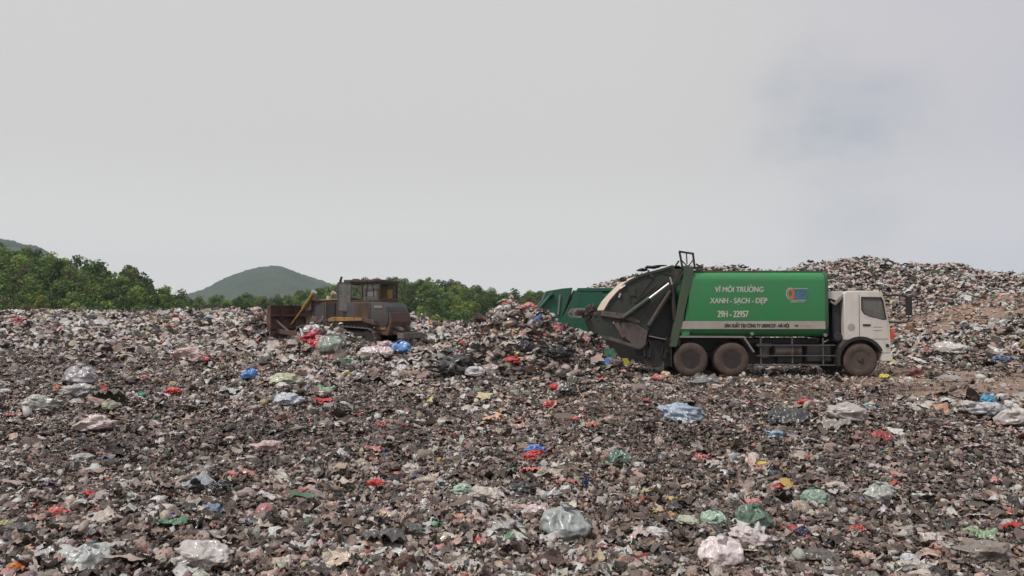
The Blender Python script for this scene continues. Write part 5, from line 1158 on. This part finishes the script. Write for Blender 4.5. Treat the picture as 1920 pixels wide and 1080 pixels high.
IT = [
# px, py, width px, kind, colour, label
(1352,1060,74,'bag',(.68,.60,.61),'knotted white and pinkish plastic bag, puffed up, at the bottom edge'),
(1058,1008,84,'bag',(.33,.36,.36),'large translucent grey plastic bag lying alone in the central foreground'),
(725,1022,78,'film',DGREY,'dark grey-green plastic film with a raised point, left of centre in the foreground'),
(770,1008,40,'lump',(.06,.075,.062),'small dark green-black bag standing up behind the dark grey film'),
(496,971,34,'ball',(.36,.15,.16),'dusty pink ball half sunk in the litter, left foreground'),
(108,970,30,'lump',CORAL,'coral red crumpled bag near the left foreground edge'),
(168,935,19,'lump',RED,'small bright red scrap above and right of the coral bag'),
(93,918,24,'lump',(.085,.055,.11),'dark purple folded bag by the left edge'),
(22,915,60,'flat',(.33,.26,.24),'brownish-grey empty sack touching the left frame edge'),
(228,918,38,'film',PGREY,'pale grey crinkled film right of the dark purple bag'),
(375,919,78,'film',(.26,.30,.34),'shiny blue-grey film beside a black patch, left foreground'),
(404,926,40,'lump',BLK,'black crumpled bag right of the shiny blue-grey film'),
(400,968,40,'lump',DEN,'denim-blue crumpled bag below the black one, left foreground'),
(325,992,58,'film',(.10,.22,.14),'green translucent film draped low, left foreground'),
(315,979,24,'lump',(.06,.09,.28),'royal blue scrap lying on the green film'),
(165,1014,28,'bag',WHT,'small white bag with a red patch beside it, left foreground'),
(168,1022,20,'lump',RED,'cherry red scrap under the small white bag'),
(258,1014,20,'lump',PPINK,'pale pink tuft right of the cherry red scrap'),
(263,1045,22,'lump',(.30,.02,.03),'deep red crumpled wrapper near the bottom left'),
(182,985,24,'flat',OCH,'yellow-orange wrapper right of and below the coral bag'),
(8,997,26,'bag',(.34,.34,.14),'yellow-green bag cut by the left frame edge'),
(38,1008,46,'lump',DGREY,'dark grey bag right of the yellow-green one at the left edge'),
(165,1064,66,'bag',(.42,.44,.44),'clear greyish bag with stretched folds at the bottom left'),
(80,1050,56,'film',(.36,.34,.34),'pale grey torn bag in the bottom left corner area'),
(130,1060,48,'film',(.40,.24,.24),'dusty pink film between two pale bags, bottom left'),
(240,1062,84,'flat',(.36,.28,.23),'tan-beige flattened sack, long and low, bottom left'),
(385,1062,84,'lump',(.46,.43,.42),'large whitish crumpled bag at the bottom, left of centre'),
(338,1073,16,'lump',LIME,'lime green scrap at the bottom edge'),
(432,898,22,'lump',(.56,.24,.25),'pink scrap right of the shiny blue-grey film'),
(150,868,34,'lump',PGREY,'pale grey lump of plastic above the dark purple bag'),
(30,1076,30,'lump',ORG,'orange-tan scrap in the bottom left corner'),
(415,1012,28,'film',(.46,.36,.20),'yellowish beige rag right of the green film'),
(620,1062,72,'flat',(.52,.42,.33),'beige flattened paper sack with a raised middle, bottom edge left of centre'),
(702,915,26,'lump',RED,'bright red bag in the middle of the left-centre foreground'),
(555,935,30,'lump',(.34,.05,.07),'dark red and pink bag, left-centre foreground'),
(640,917,48,'film',(.45,.38,.32),'pale beige torn bag left of the bright red one'),
(772,892,36,'bag',OFFW,'off-white puffed bag with a pink end, centre foreground'),
(750,897,20,'lump',PINK,'pink end of packaging against the off-white puffed bag'),
(695,850,36,'film',(.50,.20,.18),'coral wrapper, far centre-left litter'),
(577,846,18,'film',PINK,'narrow pink-red strip left of the coral wrapper'),
(872,930,38,'lump',MINT,'pale mint crinkled bag, centre foreground'),
(912,940,44,'lump',(.46,.41,.37),'off-white torn bag with a dark mouth, right of the mint one'),
(952,1000,48,'lump',PGREY,'grey-white lump left of the large translucent grey bag'),
(899,986,22,'lump',PPINK,'peach-coloured scrap left of the grey-white lump'),
(798,1055,18,'lump',RED,'small red wrapper at the bottom, centre'),
(824,1052,22,'film',CORAL,'coral strip right of the small red wrapper at the bottom'),
(527,1070,36,'lump',(.44,.36,.31),'beige lump at the bottom edge left of the paper sack'),
(735,842,46,'flat',OFFW,'whitish flat sack right of the coral wrapper'),
(922,792,44,'film',PEACH,'peach-orange rag left of the long dark heap, middle distance'),
(845,868,18,'lump',GRN,'small grass-green scrap above the off-white puffed bag'),
(572,965,34,'film',(.40,.34,.29),'pale tan pointed sheet right of the dusty pink ball'),
(757,803,12,'lump',RED,'tiny red scrap, centre middle distance'),
(715,801,26,'film',DRED,'dull red wrapper left of the tiny red scrap'),
(540,788,32,'film',(.18,.06,.055),'dark red tangle left of centre, middle distance'),
(500,846,40,'lump',PPINK,'pale pinkish bag, left of centre'),
(1005,851,30,'lump',BLU,'bright blue bag lying on a red one, centre foreground'),
(1000,862,32,'lump',(.46,.05,.05),'red bag directly under the bright blue one'),
(998,893,38,'film',(.58,.16,.14),'coral red sheet folded to a triangle, centre foreground'),
(1030,896,48,'film',(.42,.36,.31),'beige translucent film right of the coral triangle'),
(1062,913,42,'film',(.30,.085,.075),'translucent brownish red bag right of the beige film'),
(1040,936,44,'film',(.44,.44,.46),'silvery clear bag below the beige film'),
(982,930,44,'lump',(.035,.036,.038),'black shiny bag left of the silvery clear one'),
(1006,968,32,'bag',(.62,.52,.53),'white bag printed pink and blue, above the large translucent grey bag'),
(978,962,42,'film',PPINK,'pale pinkish film left of the printed white bag'),
(1160,872,44,'bag',(.085,.15,.115),'dark green translucent bag, right-centre foreground'),
(1203,882,32,'film',(.36,.38,.38),'pale grey film right of the dark green bag'),
(1311,863,34,'film',(.58,.17,.17),'coral pink crumpled bag, right-centre foreground'),
(1341,877,24,'lump',OFFW,'small white scrap right of the coral pink bag'),
(1255,944,34,'flat',(.55,.40,.09),'yellow printed wrapper, right-centre foreground'),
(1164,970,24,'flat',(.26,.22,.40),'lavender purple scrap left of the yellow wrapper'),
(1198,1014,50,'film',(.50,.38,.37),'pale pink torn bag, right of the large translucent grey bag'),
(1235,1012,34,'lump',(.50,.48,.49),'whitish crumpled bag right of the pale pink torn one'),
(1338,985,40,'bag',(.34,.46,.38),'mint green bag in a row of green bags, right foreground'),
(1292,990,34,'lump',(.40,.44,.34),'pale beige-green bag left of the mint one'),
(1412,988,60,'bag',(.10,.16,.12),'dark green translucent bag right of the mint one'),
(1405,1022,62,'lump',(.52,.46,.46),'pinkish white crumpled bag below the row of green bags'),
(1416,1044,50,'flat',CREAM,'cream curved strip of foam right of the knotted bag'),
(1408,953,34,'film',(.50,.22,.20),'pink rag above the dark green bag, right foreground'),
(1412,866,22,'ball',(.46,.44,.42),'round knitted white ball, right-centre'),
(1432,878,22,'lump',YEL,'yellow scrap right of the knitted white ball'),
(1264,980,26,'lump',(.42,.22,.06),'orange-brown wrapper between the yellow wrapper and green bags'),
(1277,785,62,'lump',(.33,.40,.50),'pale blue translucent bag behind the trodden litter, right of centre'),
(970,797,26,'flat',CORAL,'coral flat scrap beside the long dark heap'),
(1075,791,24,'film',(.58,.14,.12),'coral pointed scrap, middle distance right of centre'),
(1110,801,28,'film',(.46,.12,.07),'orange-red rag right of the coral pointed scrap'),
(1132,1036,22,'lump',(.24,.02,.03),'dark red scrap right of the large translucent grey bag'),
(1335,1000,46,'flat',BLK,'black flat sheet under the row of green bags'),
(1475,791,68,'film',(.045,.047,.052),'black-grey shiny bin bag, right middle distance'),
(1512,761,22,'lump',(.50,.06,.06),'red scrap right of and behind the shiny bin bag'),
(1459,822,30,'lump',(.22,.33,.46),'light blue scrap below the shiny bin bag'),
(1655,855,18,'film',TEAL,'teal green corner of plastic, right middle distance'),
(1680,815,38,'flat',(.58,.54,.52),'white flattened bag, right middle distance'),
(1652,825,36,'film',(.28,.045,.04),'dark red rag left of the white flattened bag'),
(1853,758,28,'bag',(.05,.24,.42),'bright blue bag in front of the dirt track, far right'),
(1858,776,52,'lump',(.38,.38,.40),'light grey sack under the bright blue bag'),
(1820,770,34,'lump',OFFW,'off-white bag left of the light grey sack'),
(1902,796,54,'bag',(.50,.46,.45),'large dirty white bag at the right frame edge'),
(1826,849,56,'flat',(.42,.32,.29),'dusty pink-beige sack, right side'),
(1596,786,60,'lump',(.40,.36,.35),'long pale bundle of bags right of the shiny bin bag'),
(1562,800,56,'film',(.28,.26,.24),'grey draped sheet between the shiny bin bag and the pale bundle'),
(1530,950,46,'bag',(.24,.33,.27),'green netted translucent bag, right foreground'),
(1462,920,24,'lump',RED,'vivid red wrapper left of the green netted bag'),
(1449,918,12,'lump',YEL,'tiny yellow scrap touching the vivid red wrapper'),
(1570,925,36,'lump',(.46,.40,.36),'pale beige bag above the green netted one'),
(1655,940,50,'bag',(.36,.37,.35),'pale grey dome-shaped bag, right foreground'),
(1680,915,30,'film',(.36,.07,.05),'red-orange rag above the grey dome-shaped bag'),
(1612,1000,34,'film',(.52,.10,.08),'coral red leaf-shaped scrap, right foreground'),
(1484,1001,26,'lump',(.38,.05,.06),'crimson crumple left of the navy bundle'),
(1504,1012,30,'bag',NAVY,'navy blue bundle with a white top, right foreground'),
(1502,998,20,'lump',(.50,.55,.62),'blue-white top lying on the navy bundle'),
(1660,965,34,'film',(.42,.38,.42),'pale lilac film under the grey dome-shaped bag'),
(1848,950,50,'flat',(.025,.025,.06),'dark navy sheet, far right foreground'),
(1834,976,38,'flat',OFFW,'dirty white curved bag below the dark navy sheet'),
(1866,974,36,'lump',(.11,.085,.075),'brown lump right of the dirty white curved bag'),
(1888,972,20,'lump',ORG,'bright orange scrap near the right frame edge'),
(1866,911,34,'film',(.52,.22,.21),'pink crumpled bag, far right'),
(1840,1012,54,'film',(.24,.36,.22),'green torn film in a leaf shape, far right foreground'),
(1745,1020,36,'lump',(.52,.44,.43),'whitish pink bag, right foreground'),
(1782,1033,36,'flat',OFFW,'off-white folded bag right of the whitish pink one'),
(1745,1046,36,'flat',(.46,.27,.18),'orange-tan wrapper below the whitish pink bag'),
(1704,1060,26,'bag',(.56,.57,.62),'white and blue bag at the bottom right'),
(1875,1040,18,'lump',(.36,.04,.06),'crimson scrap in the bottom right corner area'),
(1616,1056,38,'film',(.50,.33,.27),'peach torn wrapper, bottom right'),
(1545,1058,80,'flat',(.085,.075,.065),'dark grey-brown spread sack, bottom right of centre'),
(1845,1052,76,'lump',(.20,.17,.15),'brownish grey translucent sheet heap, bottom right corner'),
(1700,1012,40,'film',(.34,.33,.34),'grey film left of the whitish pink bag'),
(1760,751,13,'lump',(.50,.06,.07),'small red scrap on the dirt behind the off-white bag'),
(182,805,56,'lump',(.50,.42,.40),'big pinkish white sack, left middle distance'),
(322,740,24,'lump',(.62,.07,.04),'vivid orange-red bag, left middle distance'),
(307,745,26,'film',(.42,.41,.45),'lilac-white bag left of the vivid orange-red one'),
(325,724,16,'lump',(.44,.38,.22),'straw yellow lump behind the vivid orange-red bag'),
(265,745,16,'bag',(.02,.22,.12),'small emerald green bag left of the lilac-white one'),
(385,678,15,'bag',(.54,.07,.08),'small red bag, left far litter'),
(355,672,44,'lump',PPINK,'pale pinkish sack left of the small red bag'),
(468,710,30,'bag',(.07,.19,.46),'blue bag in the left-centre middle distance'),
(150,718,52,'bag',(.38,.36,.39),'pale lilac-grey sack, left middle distance'),
(148,742,46,'lump',(.36,.35,.35),'pale grey sack in front of the lilac-grey one'),
(26,785,24,'film',(.30,.06,.05),'dark red bag near the left edge, middle distance'),
(203,769,28,'bag',(.34,.36,.26),'pale olive bag between the emerald one and the big pinkish sack'),
(85,820,30,'flat',(.38,.25,.23),'pinkish board, left middle distance'),
(72,765,50,'lump',(.40,.39,.36),'long pale grey-green sack, left'),
(270,714,16,'bag',(.50,.18,.18),'pink bag, right one of a small pink pair'),
(244,717,14,'bag',(.50,.20,.19),'pink bag, left one of a small pink pair'),
(182,625,15,'lump',(.52,.08,.10),'red bag near the far left edge of the rubbish'),
(355,768,36,'flat',(.50,.46,.42),'whitish curved sack below the vivid orange-red bag'),
(345,842,24,'film',(.24,.07,.06),'dark red film, left of centre'),
(104,729,18,'film',ORG,'orange scrap left of the lilac-grey sack'),
(208,750,52,'film',(.12,.12,.09),'dark olive tarpaulin left of the small emerald bag'),
(428,738,36,'film',(.42,.44,.45),'pale blue-white strip of film below the blue bag'),
(34,605,22,'lump',(.42,.05,.06),'dark pink-red bag on the skyline at the far left'),
(748,662,36,'bag',(.11,.26,.58),'bright blue bag in front of the bulldozer tracks'),
(718,668,34,'bag',(.64,.54,.56),'white bag with pink stripes beside the bright blue one'),
(690,664,28,'bag',(.66,.61,.63),'white bag left of the pink-striped one'),
(722,652,26,'lump',(.50,.36,.38),'pink-edged bag behind the white striped one'),
(695,652,14,'lump',(.42,.03,.05),'small crimson scrap behind the white bags by the tracks'),
(588,634,30,'lump',(.40,.02,.04),'upper crimson bag on the heap before the bulldozer'),
(601,649,34,'lump',(.46,.025,.05),'lower crimson bag on the heap before the bulldozer'),
(588,621,28,'bag',(.50,.46,.46),'pale bag on top of the heap before the bulldozer'),
(622,655,48,'bag',(.26,.31,.27),'big grey-green translucent bag right of the crimson bags'),
(632,686,28,'lump',(.07,.085,.08),'dark grey bag hanging below the big grey-green one'),
(604,704,26,'film',(.46,.46,.50),'upright lilac-white bag below the crimson bags'),
(650,682,20,'bag',(.09,.21,.12),'green bag below the big grey-green one'),
(545,755,38,'lump',(.46,.49,.56),'bluish white bag, left-centre middle distance'),
(523,745,16,'film',(.04,.28,.22),'teal scrap left of the bluish white bag'),
(615,770,22,'film',BLK,'black film below the centre-left heap'),
(505,752,26,'flat',(.075,.055,.045),'dark brown board left of the bluish white bag'),
(892,706,34,'bag',(.52,.50,.52),'white bag beside the black patch, centre'),
(925,697,30,'bag',(.38,.32,.29),'beige sack standing right of the white bag at the black patch'),
(868,688,60,'lump',BLK,'large black bag making the black patch left of the pile'),
(840,700,56,'lump',(.022,.020,.020),'black crumpled bag at the left of the black patch'),
(852,668,36,'lump',(.020,.027,.027),'black torn bag at the top of the black patch'),
(605,735,34,'film',(.26,.42,.29),'mint green wrapper, left-centre'),
(540,720,44,'lump',(.44,.46,.33),'pale yellow-green bag, left-centre'),
(655,705,22,'film',(.34,.24,.05),'mustard scrap below the green bag'),
(771,702,13,'lump',YEL,'yellow scrap left of the black patch'),
(755,699,24,'bag',(.44,.40,.45),'pale lilac bag left of the yellow scrap'),
(905,746,34,'flat',(.52,.44,.26),'straw-coloured wrapper in front of the pile'),
(966,678,24,'lump',(.50,.03,.035),'vivid red bag at the foot of the pile'),
(935,627,20,'film',(.48,.34,.08),'left yellow bag on the face of the pile'),
(958,622,22,'film',(.52,.38,.07),'right yellow bag on the face of the pile'),
(990,580,26,'lump',(.52,.18,.19),'pink-red bag near the top of the pile'),
(1003,590,14,'flat',(.58,.58,.58),'white disc-like lid below the pink-red bag on the pile'),
(945,568,20,'lump',(.26,.27,.17),'moss-coloured bag on the very top of the pile'),
(998,632,28,'film',(.13,.03,.035),'dark red sheet hanging down the right face of the pile'),
(984,652,32,'bag',(.02,.02,.03),'dark navy bag low on the right face of the pile'),
(1042,662,44,'lump',(.025,.027,.03),'large black bag at the right foot of the pile'),
(925,610,46,'film',(.30,.25,.22),'brownish torn sheet on the left shoulder of the pile'),
(905,650,34,'film',(.36,.32,.29),'pale hanging sack on the left face of the pile'),
(1038,731,17,'bag',(.52,.03,.03),'small upright red bag, centre right of the pile'),
(1061,739,28,'lump',(.02,.022,.025),'small black bag right of the upright red one'),
(1033,763,22,'lump',(.42,.06,.06),'red rag below the upright red bag'),
(1042,617,18,'lump',(.48,.12,.13),'pink-red scrap on the slope against the dark green truck'),
(1234,713,18,'bag',(.62,.16,.18),'coral pink bag near the rear wheels of the front truck'),
(1249,709,20,'bag',(.56,.42,.30),'cream-orange bag right of the coral pink one'),
(1197,709,20,'flat',(.36,.48,.62),'light blue strip left of the rear wheels'),
(1128,716,22,'film',(.55,.16,.15),'coral scrap in front of the tailgate'),
(1258,692,26,'lump',(.19,.20,.17),'grey-green bag leaning on the rearmost wheel'),
(1657,708,16,'film',(.56,.50,.05),'yellow scrap on the ground in front of the truck cab'),
(1715,703,24,'lump',(.16,.05,.05),'dark red lump on the ground right of the truck cab'),
(1788,712,38,'flat',(.28,.26,.25),'grey flattened sack on the ground right of the cab'),
(1752,708,24,'lump',(.045,.05,.035),'black-green lump left of the grey flattened sack'),
(1722,679,40,'flat',(.58,.57,.59),'white sheet on the rubbish right of the cab'),
(1772,658,36,'bag',(.52,.50,.49),'white bag on the slope right of the cab'),
(1800,661,34,'lump',(.50,.48,.47),'whitish bag touching the white one on the slope'),
(1858,686,34,'flat',(.05,.048,.055),'black sheet low on the slope at the far right'),
(1880,678,26,'lump',(.10,.13,.22),'dark blue lump right of the black sheet'),
(1402,717,24,'film',(.42,.37,.33),'pale film in front of the middle of the truck'),
(1317,723,40,'lump',(.16,.16,.17),'grey-blue bundle by the second rear wheel'),
]
for i_, (px_, py_, w_, kd, colr, lab) in enumerate(IT):
    P_ = hit(px_, py_ + w_ * .12); dist = P_[1]; s = w_ / 1500 * dist / 2 * 1.02
    nn_ = normals(P_[0], P_[1], .25); kk_ = s * (.50 if kd in ('bag', 'ball') else .40) + .03; o = get_bag(kd, i_ % 5); o.location = (P_[0] + nn_[0] * kk_, P_[1] + s * .15 + nn_[1] * kk_ * 1.1, P_[2] + nn_[2] * kk_); o.scale = (s, s, s * (1 if kd != 'flat' else .9))
    tilt = .38 if kd in ('film', 'flat') else .05
    o.rotation_euler = (tilt + random.uniform(-.12, .12), random.uniform(-.2, .2), random.choice([0, math.pi]) + random.uniform(-.45, .45)); o.color = (*colr, 1)
    tag(o, lab, {'bag': 'plastic bag', 'lump': 'crumpled bag', 'film': 'plastic film', 'flat': 'flattened sack', 'ball': 'ball'}[kd], None if kd == 'ball' else 'single bags and wrappers in the rubbish')
    if kd == 'bag' and w_ >= 28: knot(o, i_)
# a slipper, a green panel, a blue crate and a yellow sheet near the tailgate
def board(name, px_, py_, w_, h_, colr, lab, tx, rz, cat, th=.03):
    P_ = hit(px_, py_); k = P_[1] / 1500; bm = B(); bmesh.ops.create_grid(bm, x_segments=6, y_segments=6, size=.5)
    for v in bm.verts: v.co.z = .06 * vn2(v.co.x * 3, v.co.y * 3, 1, int(px_)); v.co.x *= w_ * k; v.co.y *= h_ * k; v.co.z *= w_ * k
    ex = bmesh.ops.extrude_face_region(bm, geom=bm.faces[:])
    for v in [e for e in ex['geom'] if isinstance(e, bmesh.types.BMVert)]: v.co.z += th
    o = obj(name, bm, MAT['board']); o.location = (P_[0], P_[1], P_[2] + h_ * k * .42); o.rotation_euler = (tx, 0, rz); o.color = (*colr, 1); tag(o, lab, cat); return o
board('board', 1143, 674, 20, 22, (.02, .13, .085), 'dark green square panel standing on edge by the tailgate', 1.25, .3, 'panel')
board('board', 1134, 686, 17, 16, (.03, .16, .42), 'blue square panel below the dark green one', 1.15, -.2, 'panel')
board('board', 1174, 690, 12, 20, (.50, .43, .04), 'yellow upright panel right of the blue one', 1.2, .5, 'panel')
P_ = hit(1050, 735); bm = B(); k = P_[1] / 1500
sole = [(math.cos(a) * 8 * k, math.sin(a) * (3.1 + .8 * math.cos(a)) * k) for a in [i * math.pi / 12 for i in range(24)]]
va = [bm.verts.new((x, y, 0)) for x, y in sole]; vb = [bm.verts.new((x, y, .035)) for x, y in sole]; bm.faces.new(va[::-1]); bm.faces.new(vb)
for i in range(24): bm.faces.new((va[i], va[(i+1) % 24], vb[(i+1) % 24], vb[i]))
o = obj('slipper', bm, MAT['board']); o.location = (P_[0], P_[1] - .1, P_[2] + .12); o.rotation_euler = (.9, -.7, .2); o.color = (.62, .60, .57, 1); tag(o, 'white slipper sole lying between the upright red bag and the black bag', 'slipper')
bm = B()
for i in range(9):
    a = -.9 + i * .225; bmesh.ops.create_cube(bm, size=1, matrix=Matrix.Translation((math.sin(a) * 2.2 * k * 2, 0, .04 + math.cos(a) * 2.2 * k * 1.5)) @ Matrix.Rotation(a, 4, 'Y') @ Matrix.Diagonal((k * 1.2, k * 3.2, .012, 1)))
obj('strap', bm, MAT['board'], o).color = (.5, .48, .46, 1)
